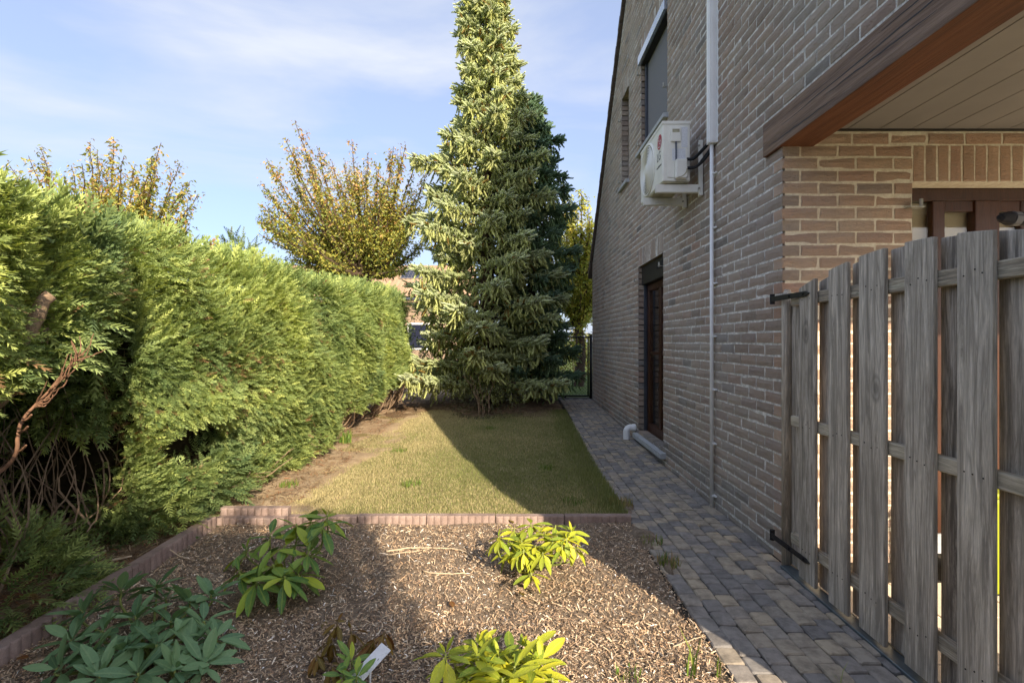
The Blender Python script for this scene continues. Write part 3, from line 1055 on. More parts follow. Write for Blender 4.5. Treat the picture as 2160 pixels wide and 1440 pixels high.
for k in range(12):
    a = 2 * math.pi * k / 12
    g.tube([(AX0 - .016, FC.y + math.cos(a) * .045, FC.z + math.sin(a) * .045), (AX0 - .008, FC.y + math.cos(a) * FR, FC.z + math.sin(a) * FR)], .0035, 4)
g.build('fan_grille', M['ac_white'], ac)
h = MB(); h.tube([(AX0 - .012, FC.y, FC.z), (AX0 - .020, FC.y, FC.z), (AX0 - .026, FC.y, FC.z)], [.058, .055, .03], 28); h.build('hub_cap', M['ac_white'], ac, smooth=False)
# end face details (facing -y)
ep = MB().box((AX0 + .035, AY0 - .005, AZ0 + .03), (AX1 - .025, AY0 - .0005, AZ1 - .035)).build('end_panel', M['ac_white'], ac, .003, 1)
hd = MB().box((AX0 + .065, AY0 - .020, AZ1 - .17), (AX0 + .145, AY0 - .0055, AZ1 - .055)).build('hand_grip', M['ac_white'], ep, .004, 2)
MB().box((AX0 + .076, AY0 - .0215, AZ1 - .095), (AX0 + .134, AY0 - .0202, AZ1 - .068)).build('grip_hollow', M['ac_dirty'], ep)
MB().box((AX0 + .155, AY0 - .0065, AZ1 - .215), (AX0 + .205, AY0 - .0052, AZ1 - .045)).build('sticker', M['paper'], ep)
MB().box((AX0 + .078, AY0 - .0065, AZ1 - .325), (AX0 + .188, AY0 - .0052, AZ1 - .225)).build('sticker', M['paper'], ep)
c = MB(); c.tube([(AX0 + .108, AY0 - .012, AZ1 - .17), (AX0 + .110, AY0 - .013, AZ1 - .25), (AX0 + .108, AY0 - .012, AZ1 - .335)], .0075, 8); c.build('cable', M['alu_grey'], ep)
vc = MB().box((AX0 + .095, AY0 - .055, AZ0 + .012), (AX1 - .04, AY0 - .0055, AZ0 + .17)).build('valve_cover', M['ac_white'], ep, .014, 3)
c = MB()
for s in range(6):
    a0, a1 = s / 6 * math.pi / 2, (s + 1) / 6 * math.pi / 2
    f = lambda a: (AX0 + .11 + .07 * math.sin(a), AZ0 + .02 + .07 * (1 - math.cos(a)))
    (u0, w0), (u1, w1) = f(a0), f(a1)
    c.add([(u0, AY0 - .0562, w0), (u1, AY0 - .0562, w1), (u1 + .008, AY0 - .0562, w1 - .004), (u0 + .008, AY0 - .0562, w0 - .004)], [(0, 1, 2, 3)])
c.build('cover_rib', M['ac_dirty'], ep)
# logo and lettering on the front face
TX = Matrix(((0, 0, -1, 0), (-1, 0, 0, 0), (0, 1, 0, 0), (0, 0, 0, 1)))
def text_mesh(name, s, size, loc, mat, parent, sx=1.0):
    cu = bpy.data.curves.new(name, 'FONT')
    cu.body = s; cu.size = size; cu.align_x = 'CENTER'; cu.align_y = 'CENTER'; cu.extrude = .0006
    tmp = bpy.data.objects.new('tmp_text', cu)
    COL.objects.link(tmp)
    dg = bpy.context.evaluated_depsgraph_get(); dg.update()
    me = bpy.data.meshes.new_from_object(tmp.evaluated_get(dg))
    bpy.data.objects.remove(tmp)
    me.transform(Matrix.Translation(loc) @ TX @ Matrix.Diagonal((sx, 1, 1, 1)))
    me.materials.clear(); me.materials.append(mat)
    return obj(name, me, parent)
LC = Vector((AX0, 4.335, 2.985))
d = MB(); disc(d, LC, 0, .062, AX0 - .0018, 36); d.build('logo_disc', M['red_logo'], ac)
d = MB()
for k in range(20):
    a0, a1 = -math.pi * 1.5 + k / 20 * 1.6 * math.pi, -math.pi * 1.5 + (k + 1) / 20 * 1.6 * math.pi
    V = [(AX0 - .0026, LC.y - math.cos(a) * r, LC.z + math.sin(a) * r) for a in (a0, a1) for r in (.041, .047)]
    d.add(V, [(0, 1, 3, 2)])
d.add([(AX0 - .0026, LC.y + .004 + u, LC.z + w) for u, w in ((0, .022), (-.006, .022), (-.006, -.02), (0, -.02))], [(0, 1, 2, 3)])
d.add([(AX0 - .0026, LC.y + .003 + u, LC.z + w) for u, w in ((-.006, -.014), (-.024, -.014), (-.024, -.02), (-.006, -.02))], [(0, 1, 2, 3)])
d.add([(AX0 - .0026, LC.y - .012 + u, LC.z + w) for u, w in ((0, .003), (-.034, .003), (-.034, -.003), (0, -.003))], [(0, 1, 2, 3)])
disc(d, Vector((0, LC.y + .022, LC.z + .018)), 0, .006, AX0 - .0026, 10)
d.build('logo_mark', M['pvc_white'], ac)
text_mesh('logo_letters', 'LG', .105, (AX0 - .0015, 4.355, 2.865), M['grey_print'], ac, .85)
d = MB(); yy = 4.415
for k in range(13):
    w = random.choice((.006, .008, .009))
    d.box((AX0 - .0022, yy - w, 2.775), (AX0 - .001, yy, 2.775 + random.choice((.012, .012, .016)))); yy -= w + .0035
d.build('model_lettering', M['grey_print'], ac)
# brackets
for yb in (4.30, 4.70):
    br = MB().box((1.205, yb - .018, 2.545), (WX - .002, yb + .018, 2.549)).box((1.205, yb - .0205, 2.549), (WX - .004, yb - .017, 2.612)) \
        .box((1.205, yb + .017, 2.549), (WX - .004, yb + .0205, 2.612)).build('bracket', M['ac_white'], ac, .001, 1)
    MB().box((WX - .03, yb - .03, 2.52), (WX - .006, yb + .026, 2.98)).box((WX - .042, yb - .03, 2.52), (WX - .0305, yb - .024, 2.98)).build('upright', M['ac_white'], br, .002, 1)
    mb = MB()
    for (zz) in (2.575, 2.93):
        mb.tube([(WX - .043, yb - .0325, zz), (WX - .043, yb - .040, zz)], .009, 8)
    for xx in (AX0 + .04, AX1 - .04):
        mb.tube([(xx, yb, 2.605), (xx, yb, AZ0 - .005)], .014, 8)
    mb.build('bolt', M['zinc'], br)
for pts, r in (([(AX1 - .04, AY0 - .03, 2.80), (AX1 + .01, AY0 - .05, 2.80), (1.53, 4.14, 2.835), (1.565, 4.06, 2.885), (1.572, 4.035, 2.96)], .014),
               ([(AX1 - .04, AY0 - .03, 2.725), (AX1 + .02, AY0 - .06, 2.725), (1.545, 4.12, 2.76), (1.577, 4.05, 2.83), (1.580, 4.022, 2.95)], .012),
               ([(AX1 - .05, AY0 - .03, 2.735), (AX1 + .03, AY0 - .045, 2.74), (1.55, 4.13, 2.79), (1.583, 4.045, 2.86), (1.586, 4.03, 2.95)], .006)):
    # smooth the hose with a Catmull-Rom pass
    P_ = [Vector(p) for p in pts]; P_ = [P_[0] * 2 - P_[1]] + P_ + [P_[-1] * 2 - P_[-2]]
    sm = []
    for i in range(1, len(P_) - 2):
        for s in range(6):
            u = s / 6
            a, b, c_, d_ = P_[i - 1:i + 3]
            sm.append(.5 * ((2 * b) + (c_ - a) * u + (2 * a - 5 * b + 4 * c_ - d_) * u * u + (3 * b - a - 3 * c_ + d_) * u ** 3))
    sm.append(P_[-2])
    mb = MB(); mb.tube(sm, r, 8); mb.build('refrigerant_hose', M['rubber'], ac, smooth=True)

# white trunking and condensate pipe on the wall
tk = thing('cable_trunking', (1.57, 4.02, 2.86), 'tall white plastic cable trunking running up the brick gable wall', 'trunking')
MB().box((WX - .062, 3.985, 2.85), (WX - .006, 4.05, 6.2)).build('duct', M['pvc_white'], tk, .004, 2)
MB().box((WX - .0665, 3.9975, 2.86), (WX - .0625, 4.0375, 6.2)).build('cover_strip', M['pvc_white'], tk, .0015, 1)
MB().box((WX - .045, 3.981, 2.86), (WX - .02, 3.9845, 6.2)).build('cover_strip', M['pvc_white'], tk, .0015, 1)
MB().box((WX - .0055, 3.972, 2.85), (WX + .004, 4.064, 6.2)).build('base_strip', M['pvc_white'], tk, .001, 1)
pp = thing('drain_pipe', (1.575, 4.03, 0), 'thin white condensate pipe clipped to the brick wall down to the path', 'pipe')
mb = MB(); mb.tube([(1.572, 4.03, -.01), (1.572, 4.03, 2.9)], .0145, 14); mb.build('pipe', M['pvc_white'], pp, smooth=True)
for py in (365, 480, 598, 710, 823, 937, 1048):
    z = 1.3 + (721 - py) / 1080 * 4.0
    MB().box((1.568, 4.012, z - .007), (WX + .003, 4.048, z + .007)).box((1.585, 3.99, z - .006), (WX + .002, 4.0115, z + .006)).build('clip', M['pvc_white'], pp, .002, 1)

# white elbow by the sill
mb = MB()
pts = [(1.60, 6.62, .19)] + [(1.535 + .055 * math.cos(a), 6.62, .135 + .055 * math.sin(a)) for a in np.linspace(math.pi / 2, math.pi, 7)] + [(1.48, 6.62, .04)]
mb.tube(pts, .042, 16)
mb.tube([(1.558, 6.62, .19), (1.588, 6.62, .19)], .047, 16)
o = mb.build('pipe_elbow', M['pvc_white'], None, smooth=False)
tag(o, 'white plastic pipe elbow by the far end of the door sill', 'pipe')

# ------------------------------------------------------------------ wooden gate
gate = thing('wooden_gate', (1.58, 2.1, .03), 'weathered grey wooden gate of alternating vertical boards beside the path', 'gate')
gdx = .012
gX = lambda y: 1.594 + gdx * (y - 2.9)
gate_top = lambda y: 1.69 - .125 * ((y - 2.05) / .8) ** 2
def board(y, w, off, z0):
    th = .019
    a, b = y - w / 2, y + w / 2
    n = 4
    prof = [(a, z0)] + [(b, z0)] + [(b - (b - a) * k / n, gate_top(b - (b - a) * k / n)) for k in range(n + 1)]
    x0 = gX(y) + off
    mb = MB().prism(prof, 'x', -th / 2, th / 2)
    ang = math.atan(gdx)
    o = mb.build('board', M['grey_wood'], None, .0025, 1)
    me = o.data
    me.transform(Matrix.Translation((0, -y, 0)))
    me.transform(Matrix.Rotation(-ang + random.uniform(-.012, .012), 4, 'Z'))
    bpy.data.objects.remove(o)
    o = bpy.data.objects.new('board', me); o.location = (x0, y, 0)
    return link(o, gate)
for k, (y, w) in enumerate(((2.704, .150), (2.441, .140), (2.209, .160), (1.948, .140), (1.710, .132), (1.46, .14))):
    bo = board(y, w, -.028, .03 + random.uniform(-.004, .004))
    # nails where the board crosses the rails
    mb = MB()
    for z in (.19, .85, 1.53):
        for s in (-.035, .0, .035):
            yy = y + s + random.uniform(-.006, .006); zz = z + random.uniform(-.012, .012)
            mb.tube([(gX(y) - .028 - .0085, yy, zz), (gX(y) - .028 - .0112, yy, zz)], .0028, 6)
    mb.build('nail', M['black_iron'], bo)
for k, y in enumerate((2.896, 2.613, 2.346, 2.098, 1.842, 1.612, 1.38)):
    board(y, .14 if k else .12, .028, .02 + random.uniform(-.004, .004))
for z0, z1 in ((.165, .222), (.825, .882), (1.500, 1.560)):
    mb = MB().prism([(gX(1.29), 1.29), (gX(2.90), 2.90), (gX(2.90) + .034, 2.90), (gX(1.29) + .034, 1.29)], 'z', z0, z1)
    o = mb.build('rail', M['grey_rail'], gate, .004, 1)
    o.location.x -= .017
pst = MB(); pst.tube([(1.596, 2.975, -.05), (1.596, 2.975, 1.545), (1.599, 2.975, 1.575), (1.602, 2.975, 1.60)], [.027, .027, .025, .016], 14)
pst.build('gate_post', M['grey_wood'], gate, smooth=True)
for z in (1.552, .145):
    hg = MB()
    zt = z
    hg.prism([(3.06, zt - .016), (3.06, zt + .016), (2.70, zt + .014), (2.665, zt), (2.70, zt - .014)], 'x', -.003, .003)
    ho = hg.build('strap_hinge', M['black_iron'], gate, .0012, 1)
    ho.data.transform(Matrix.Translation((1.549, 0, 0)))
    e = MB(); e.tube([(1.557, 3.062, z - .03), (1.557, 3.062, z + .03)], .014, 10); e.build('hinge_knuckle', M['black_iron'], ho)
    e = MB(); e.tube([(1.5455, 2.86, z), (1.539, 2.86, z)], .008, 8).tube([(1.5455, 2.72, z), (1.540, 2.72, z)], .006, 8); e.build('hinge_bolt', M['black_iron'], ho)
o = MB().prism([(gX(1.1) - .055, 1.1), (gX(2.95) - .05, 2.95), (gX(2.95) + .02, 2.95), (gX(1.1) + .015, 1.1)], 'z', -.02, .013).build('steel_threshold', M['steel_strip'], None, .002, 1)
tag(o, 'narrow dark steel strip on the ground below the wooden gate', 'threshold')

# ------------------------------------------------------------------ terrace behind the gate
terr = MB().box((1.60, -3, -.04), (7, 3.14, -.006)).build('terrace', M['joint_sand']); terr["kind"] = 'structure'
tm = None
for ix in range(5):
    for iy in range(8):
        x0, y0 = 1.625 + ix * .40, .30 + iy * .352
        if y0 + .345 > 3.03: continue
        o = MB().box((x0, y0, -.02), (x0 + .393, y0 + .345, .004 + random.uniform(-.001, .001))).build('tile', M['terrace'], terr, .002, 1)
MB().box((3.63, -3, -.005), (7, 3.02, .003)).box((1.97, -3, -.005), (3.625, .29, .003)).build('bounce_paving', M['terrace'], terr)  # out-of-view paving added to bounce sunlight up into the porch
lb = thing('lime_bin', (2.56, 2.72, 0), 'yellow-green plastic bin seen through the gap of the gate', 'bin')
MB().prism([(2.43, 2.60), (2.70, 2.60), (2.70, 2.85), (2.43, 2.85)], 'z', .012, .50).build('body', M['lime'], lb, .02, 2)
MB().box((2.42, 2.59, .5005), (2.71, 2.86, .53)).build('lid', M['lime'], lb, .012, 2)
MB().box((2.45, 2.61, .0045), (2.68, 2.84, .0115)).build('foot', M['dark_void'], lb)
# folded black parasol end sticking out above the gate
par = thing('folded_parasol', (2.37, 2.42, 0), 'end of a folded black parasol lying above the gate at the right edge', 'parasol')
py_ = 2.40
cx, cz = px_x(2106, py_), 1.3 + (721 - 462) / 1080 * py_
mb = MB()
mb.tube([(cx, py_, cz + .008), (cx + .014, py_, cz + .004), (cx + .05, py_, cz), (cx + .15, py_, cz - .006), (cx + .9, py_ + .02, cz - .03)], [.010, .022, .030, .026, .024], 10)
mb.build('canopy', M['rubber'], par, smooth=False)
for a in range(5):
    an = a * 1.256 + .3
    mb = MB(); u, w = math.cos(an) * .027, math.sin(an) * .027
    mb.tube([(cx + .008, py_ + u * .6, cz + w * .6 + .006), (cx + .05, py_ + u, cz + w), (cx + .88, py_ + u, cz + w - .03)], [.004, .007, .006], 6)
    mb.build('fold', M['rubber'], par)
mb = MB(); mb.tube([(cx + .9, py_ + .02, cz - .03), (cx + .95, py_ + .02, .012)], .02, 10); mb.build('pole', M['black_iron'], par)
mb = MB(); mb.tube([(cx + .95, py_ + .02, .0055), (cx + .95, py_ + .02, .055)], [.2, .18], 20); mb.build('base', M['black_iron'], par)
mb = MB(); mb.tube([(cx + .06, py_, cz), (cx + .09, py_, cz - .002)], .0335, 14); mb.build('strap', M['grey_print'], par)

# ------------------------------------------------------------------ garden edging
def edging_run(name, A, B, zb, zt, label, blk=.5, th=.055, rib=.052):
    A, B = Vector(A), Vector(B)
    L = (B - A).length
    d = (B - A).normalized(); nrm = Vector((d.y, -d.x))   # front side
    t = thing(name, (A.x, A.y, zb), label, 'edging')
    s = 0
    while s < L - .03:
        e = min(s + blk, L)
        nr = max(1, round((e - s - .006) / rib))
        out = []
        for k in range(nr):
            for q in range(5):
                u = (k + q / 5) / nr
                out.append((s + .003 + (e - s - .006) * u, .010 * abs(math.sin(math.pi * q / 5)) ** .7 + th))
        out.append((e - .003, th))
        poly = out + [(e - .003, 0.0), (s + .003, 0.0)]
        pts = [A + d * u + nrm * (w - th) for u, w in poly]
        dz = random.uniform(-.004, .004)
        pts2 = [A + d * u + nrm * ((w - th) * .92 - .003) for u, w in poly]
        n = len(pts)
        mb = MB()
        V = [(p.x, p.y, zb) for p in pts] + [(p.x, p.y, zt - .008 + dz) for p in pts] + [(p.x, p.y, zt + dz) for p in pts2]
        F = [tuple(reversed(range(n))), tuple(range(2 * n, 3 * n))]
        for b in (0, n):
            F += [(b + i, b + (i + 1) % n, b + n + (i + 1) % n, b + n + i) for i in range(n)]
        mb.add(V, F)
        mb.build('edging_block', M['edging'], t)
        s = e
    return t
edging_run('garden_edging', (-1.62, 3.70), (.865, 3.70), -.06, .040, 'low pink ribbed concrete edging between the mulch bed and the lawn')
edging_run('garden_edging', (-2.02, .8), (-2.10, 3.64), -.06, .068, 'ribbed pink concrete edging along the left side of the mulch bed', .5)
edging_run('garden_edging', (-2.13, 3.665), (-1.63, 3.665), -.06, .036, 'lower front step of the raised pink edging block at the bed corner')
edging_run('garden_edging', (-2.13, 3.73), (-1.63, 3.73), -.06, .088, 'raised pink ribbed edging block at the far left bed corner')

# ------------------------------------------------------------------ bark chips
def chips():
    n = 68000
    y = rng.uniform(1.25, 3.66, n)
    y = np.where(rng.random(n) < .25, rng.uniform(1.5, 2.4, n), y)
    u = rng.random(n)
    xl = -2.06 + 0 * y
    xr = .815 + .0125 * (y - 2) + .03
    x = xl + (xr - xl) * u
    P = np.stack([x, y, np.zeros(n)], 1)
    P[:, 2] = bed_z(P) + rng.uniform(.001, .014, n)
    # base: bent strip with slight thickness
    bV = np.array([[-.5, -.5, 0], [.0, -.5, .12], [.5, -.35, 0], [.5, .35, 0], [.0, .5, .12], [-.5, .5, 0]])
    bF = np.array([[0, 1, 4, 5], [1, 2, 3, 4]])
    L = np.where(rng.random(n) < .04, rng.uniform(.03, .06, n), rng.gamma(2.2, .0050, n) + .005)
    W = np.minimum(L * .6, rng.uniform(.002, .0055, n))
    az = rng.uniform(0, 2 * np.pi, n); tilt = rng.normal(0, .35, n)
    d = np.stack([np.cos(az) * np.cos(tilt), np.sin(az) * np.cos(tilt), np.sin(tilt)], 1)
    ref = unit(np.stack([rng.normal(0, .5, n), rng.normal(0, .5, n), np.ones(n)], 1))
    R = frame(d, ref, np.ones(n))
    R = R * np.stack([L, W, np.full(n, .02)], 1)[:, None, :]
    pal = np.array([[.30, .19, .105], [.40, .27, .155], [.20, .12, .068], [.12, .075, .045], [.52, .40, .27], [.065, .045, .032], [.60, .53, .44], [.35, .20, .10]])
    w = np.array([.26, .22, .20, .12, .07, .06, .012, .05])
    C = pal[rng.choice(len(pal), n, p=w / w.sum())] * rng.uniform(.7, 1.25, (n, 1)) * np.array([1.62, 1.84, 2.20])
    V, F, C = inst(bV, bF, R, P, C)
    o = obj('bark_chips', np_mesh('bark_chips', V, F, M['chips'], C))
    tag(o, 'brown and pale bark chips covering the planting bed', 'bark chips', None, 'stuff')
chips()

# dry conifer litter on the left strip
def litter():
    n = 9000
    x = rng.uniform(-3.6, -2.13, n); y = rng.uniform(1.2, 3.72, n)
    m2 = 5000
    x2 = rng.uniform(-2.75, -1.75, m2) ; y2 = rng.uniform(3.75, 9.2, m2)
    m3 = 2200
    a = rng.uniform(0, 2 * np.pi, m3); r = 1.5 * np.sqrt(rng.random(m3))
    x3 = -.35 + r * np.cos(a); y3 = 9.3 + r * np.sin(a)
    k3 = y3 < 9.6
    x = np.concatenate([x, x2, x3[k3]]); y = np.concatenate([y, y2, y3[k3]]); n = len(x)
    P = np.stack([x, y, np.zeros(n)], 1)
    P[:, 2] = np.where(y < 3.7, soil_z(P) + .034, np.maximum(soil_z(P), np.where(y > 8, spruce_soil_z(P), -1)) + .006) + rng.uniform(0, .012, n)
    bV = np.array([[-.5, -.5, 0], [.0, -.5, .2], [.5, -.3, 0], [.5, .3, 0], [.0, .5, .2], [-.5, .5, 0]])
    bF = np.array([[0, 1, 4, 5], [1, 2, 3, 4]])
    L = rng.gamma(2.2, .022, n) + .012; W = rng.uniform(.002, .006, n)
    az = rng.uniform(0, 2 * np.pi, n); tilt = rng.normal(0, .15, n)
    d = np.stack([np.cos(az) * np.cos(tilt), np.sin(az) * np.cos(tilt), np.sin(tilt)], 1)
    ref = unit(np.stack([rng.normal(0, .3, n), rng.normal(0, .3, n), np.ones(n)], 1))
    R = frame(d, ref, np.ones(n)) * np.stack([L, W, np.full(n, .03)], 1)[:, None, :]
    pal = np.array([[.27, .17, .09], [.38, .25, .13], [.16, .095, .055], [.42, .33, .21], [.30, .13, .06], [.10, .065, .04]])
    C = pal[rng.integers(0, len(pal), n)] * rng.uniform(.7, 1.2, (n, 1))
    V, F, C = inst(bV, bF, R, P, C)
    o = obj('dry_litter', np_mesh('dry_litter', V, F, M['litter'], C))
    tag(o, 'brown fallen conifer needles and twigs under the hedge', 'litter', None, 'stuff')
litter()

# ------------------------------------------------------------------ grass
def dry_map(P):
    return wob(P, 1.3, 1) * .6 + wob(P, 4.0, 3) * .4
def grass():
    n = 170000
    y = 3.76 + (8.75 - 3.76) * rng.random(n) ** 1.25
    a = -2.15 + .35 * np.clip((y - 6) / 3, 0, 1)
    b = .815 + .0125 * (y - 2) + .02
    x = a + (b - a) * rng.random(n)
    P = np.stack([x, y, np.zeros(n)], 1)
    edge = (x - a) / .50 + .35 * wob(P, 3.0, 6)
    keep = rng.random(n) < np.clip(edge, .04, 1)
    sp = np.hypot(x + .35, y - 9.6)
    keep &= rng.random(n) < np.clip((sp - .95) * 2.2, 0, 1)
    P = P[keep]; n = len(P)
    dry = np.clip(.56 + .55 * dry_map(P) + np.clip(-.25 - P[:, 0] * .28, -.28, .30), 0, 1)
    near_path = np.clip((P[:, 0] - .55) / .25, 0, 1)
    dry = np.clip(dry - near_path * .5, 0, 1)
    P[:, 2] = lawn_z(P)
    h = rng.uniform(.010, .030, n) * (1 + 1.1 * near_path)
    az = rng.uniform(0, 2 * np.pi, n); lean = np.abs(rng.normal(0, .65, n))
    tip = np.stack([np.cos(az) * np.sin(lean), np.sin(az) * np.sin(lean), np.cos(lean)], 1) * h[:, None]
    sa = rng.uniform(0, 2 * np.pi, n); w = rng.uniform(.0014, .0030, n)
    s = np.stack([np.cos(sa), np.sin(sa), 0 * sa], 1) * w[:, None]
    V = np.stack([P - s, P + s, P + tip], 1).reshape(-1, 3)
    F = np.arange(3 * n).reshape(n, 3)
    isdry = rng.random(n) < dry
    green = np.array([.215, .24, .085]) * rng.uniform(.6, 1.35, (n, 1))
    straw = np.array([.50, .435, .24]) * rng.uniform(.65, 1.2, (n, 1))
    C = np.where(isdry[:, None], straw, green)
    C = np.repeat(C, 3, 0)
    o = obj('grass', np_mesh('grass', V, F, M['grass'], C))
    tag(o, 'short patchy green and straw coloured lawn grass', 'grass', None, 'stuff')
grass()

def tuft(x, y, z, n, h, spread, name, label, cols, w=.004):
    V, F, C = [], [], []
    for k in range(n):
        a = random.uniform(0, 6.28); r = spread * math.sqrt(random.random())
        p = Vector((x + r * math.cos(a), y + r * math.sin(a), z))
        hh = h * random.uniform(.5, 1.1); le = random.uniform(.1, .8); a2 = random.uniform(0, 6.28)
        s = Vector((math.cos(a2 + 1.57), math.sin(a2 + 1.57), 0)) * w
        mid = p + Vector((math.cos(a2) * math.sin(le * .5), math.sin(a2) * math.sin(le * .5), math.cos(le * .5))) * hh * .6
        tip = mid + Vector((math.cos(a2) * math.sin(le * 1.3), math.sin(a2) * math.sin(le * 1.3), math.cos(le * 1.3))) * hh * .5
        b = len(V)
        V += [tuple(p - s), tuple(p + s), tuple(mid + s * .8), tuple(mid - s * .8), tuple(tip)]
        F += [(b, b + 1, b + 2, b + 3)]
        F += [(b + 3, b + 2, b + 4, b + 4)]
        C += [tuple(c * random.uniform(.8, 1.2) for c in random.choice(cols))] * 5
    me = bpy.data.meshes.new(name)
    me.from_pydata(V, [], [tuple(dict.fromkeys(f)) for f in F])
    a = me.attributes.new("col", 'FLOAT_COLOR', 'POINT')
    a.data.foreach_set("color", np.concatenate([np.array(C), np.ones((len(C), 1))], 1).astype(np.float32).ravel())
    me.materials.append(M['grass'])
    o = obj(name, me)
    tag(o, label, 'weeds')
    return o
GREEN = [(.10, .18, .03), (.14, .22, .04), (.20, .25, .06)]
STRAW = [(.40, .32, .15), (.30, .25, .10), (.16, .18, .05)]
tuft(.90, 3.30, .004, 60, .05, .07, 'weed_tuft', 'low dry grass growing over the pavers beside the bed corner', GREEN + STRAW, .0022)
tuft(.91, 2.98, .004, 80, .07, .07, 'weed_tuft', 'straggly weed with straw tips on the path edge below the edging end', GREEN + STRAW, .0022)
tuft(.86, 4.05, .008, 160, .07, .10, 'weed_tuft', 'dry brown grass clump where the lawn meets the path', STRAW, .0025)
tuft(.70, 1.99, .0, 7, .16, .02, 'weed_tuft', 'few long green grass blades at the lower edge of the bed', GREEN, .004)
tuft(.80, 1.97, .0, 8, .10, .02, 'weed_tuft', 'bright green grass sprout between mulch and path in the foreground', GREEN, .004)
tuft(.45, 1.99, .0, 26, .035, .05, 'weed_tuft', 'tiny green seedlings in the sunlit mulch near the bottom edge', GREEN, .003)
tuft(1.24, 1.93, .004, 3, .10, .01, 'weed_tuft', 'single pale grass blade growing between the pavers', [(.30, .34, .10)], .004)
tuft(-2.0, 4.6, .0, 90, .06, .08, 'weed_tuft', 'small green grass tuft on the bare soil by the hedge', GREEN, .003)
tuft(-2.08, 6.4, .03, 60, .16, .07, 'weed_tuft', 'leafy green weed growing on bare soil beside the hedge foot', GREEN, .006)

for k, (x, y, lab) in enumerate(((-.9, 4.6, 'small green weed rosette in the sunlit front of the lawn'), (-1.3, 5.9, 'green grass clump in the dry part of the lawn near the hedge'),
                              (.35, 5.2, 'darker grass clump in the shaded middle of the lawn'), (-.3, 7.2, 'green grass clump at the shadow edge in the far lawn'), (.5, 4.1, 'longer grass clump in the shaded lawn behind the edging'))):
    tuft(x, y, gz(y) + .01, 70, .05, .09, 'weed_tuft', lab, GREEN, .003)

# soil smeared over the pavers where lawn and bed meet
def soil_patch(x0, y0, rx, ry, label):
    n = 30
    V, F = [(x0, y0, gz(y0) + .020)], []
    for rr in range(1, 5):
        for k in range(n):
            a = 2 * math.pi * k / n
            r = rr / 4 * (1 + .25 * math.sin(a * 3 + x0) + .12 * math.sin(a * 7))
            V.append((x0 + rx * r * math.cos(a), y0 + ry * r * math.sin(a), gz(y0) + .022 * (1 - (rr / 4) ** 1.5) - (.012 if rr == 4 else 0) + random.uniform(-.002, .003)))
    for k in range(n): F.append((0, 1 + k, 1 + (k + 1) % n))
    for rr in range(3):
        for k in range(n):
            F.append((1 + rr * n + k, 1 + (rr + 1) * n + k, 1 + (rr + 1) * n + (k + 1) % n, 1 + rr * n + (k + 1) % n))
    o = obj('soil_patch', poly_mesh('soil_patch', V, F, M['mulch'], True))
    tag(o, label, 'soil')
soil_patch(.885, 3.42, .07, .20, 'dark soil spilled over the path edge beside the pink edging')
soil_patch(.90, 4.02, .06, .16, 'dark bare soil at the lawn edge along the path')
soil_patch(.90, 2.98, .045, .13, 'mossy soil lying on the left pavers of the path')

# ------------------------------------------------------------------ conifer hedge
def spray_base():
    """flat fern-like spray along +x, unit length; returns verts, tris, colour multiplier"""
    V, F, Cm = [], [], []
    def leaf(ox, oy, oz, ang, L, W, dz, m0=.62, m1=1.35):
        b = len(V)
        c, s = math.cos(ang), math.sin(ang)
        for (u, w, m) in ((0, W, m0), (1.0, 0, m1), (0, -W, m0)):
            V.append((ox + c * u * L - s * w, oy + s * u * L + c * w, oz + dz * u * L)); Cm.append(m)
        F.append((b, b + 1, b + 2))
    n = 5
    for k in range(n):
        t_ = .04 + .84 * k / (n - 1)
        L = .40 * (1 - .66 * t_) * (.75 if k == 0 else 1)
        droop = -.22 * t_ * t_
        for s in (-1, 1):
            leaf(t_ + (.04 if s > 0 else 0), 0, droop, s * (.78 - .25 * t_), L, .058 - .016 * t_, -.18)
    leaf(.82, 0, -.15, 0, .30, .035, -.25)
    leaf(.0, 0, 0, 0, .95, .03, -.2, .5, .9)
    return np.array(V), np.array(F), np.array(Cm)
SPV, SPF, SPC = spray_base()

def conifer_cols(P, n, lite=1.0, brown=.02):
    k = wob(P, 2.2, 4) * .5 + wob(P, 7.0, 2) * .4 + rng.normal(0, .45, n)
    a = np.array([.078, .120, .046]); b = np.array([.185, .240, .085]); c = np.array([.345, .390, .125])
    t1 = np.clip((k + 1) / 1.0, 0, 1)[:, None]; t2 = np.clip(k / 1.1, 0, 1)[:, None]
    C = a * (1 - t1) + b * t1; C = C * (1 - t2) + c * t2
    br = rng.random(n) < brown * np.clip(.15 + 3.0 * np.clip(wob(P, 3.1, 6) - .35, 0, 2), 0, 8)
    C[br] = np.array([.17, .105, .055]) * rng.uniform(.7, 1.3, (br.sum(), 1))
    bluish = (wob(P, 1.6, 7) > .55)[:, None]
    C = np.where(bluish, C * .6 + np.array([.045, .085, .05]) * .5, C)
    return C * lite * 1.9

def sprays(P, D, size, C):
    n = len(P)
    ref = unit(np.array([0, 0, 1.0]) + rng.normal(0, .55, (n, 3)))
    R = frame(D, ref, size)
    return inst(SPV, SPF, R, P, C, SPC)

HEDGE_TOP = 1.90
def hx(y, z):
    """front face of the main hedge"""
    b = np.interp(y, [3.0, 3.5, 5, 7, 9.0, 9.7], [-2.34, -2.20, -2.05, -1.95, -1.87, -2.1])
    bulge = .14 * np.sin(np.clip((z - .1) / 1.9, 0, 1) * np.pi) - .10 * np.clip(z - 1.5, 0, 1) ** 2 * 4 * .5
    P = np.stack([0 * y, y, z], 1)
    return b + bulge - .10 + .11 * wob(P, 2.4, 0) + .075 * wob(P, 6.0, 5)
def hbot(y):
    return np.interp(y, [3.0, 3.3, 4, 5, 6, 7, 9.5], [.10, .02, .04, .08, .16, .30, .52])

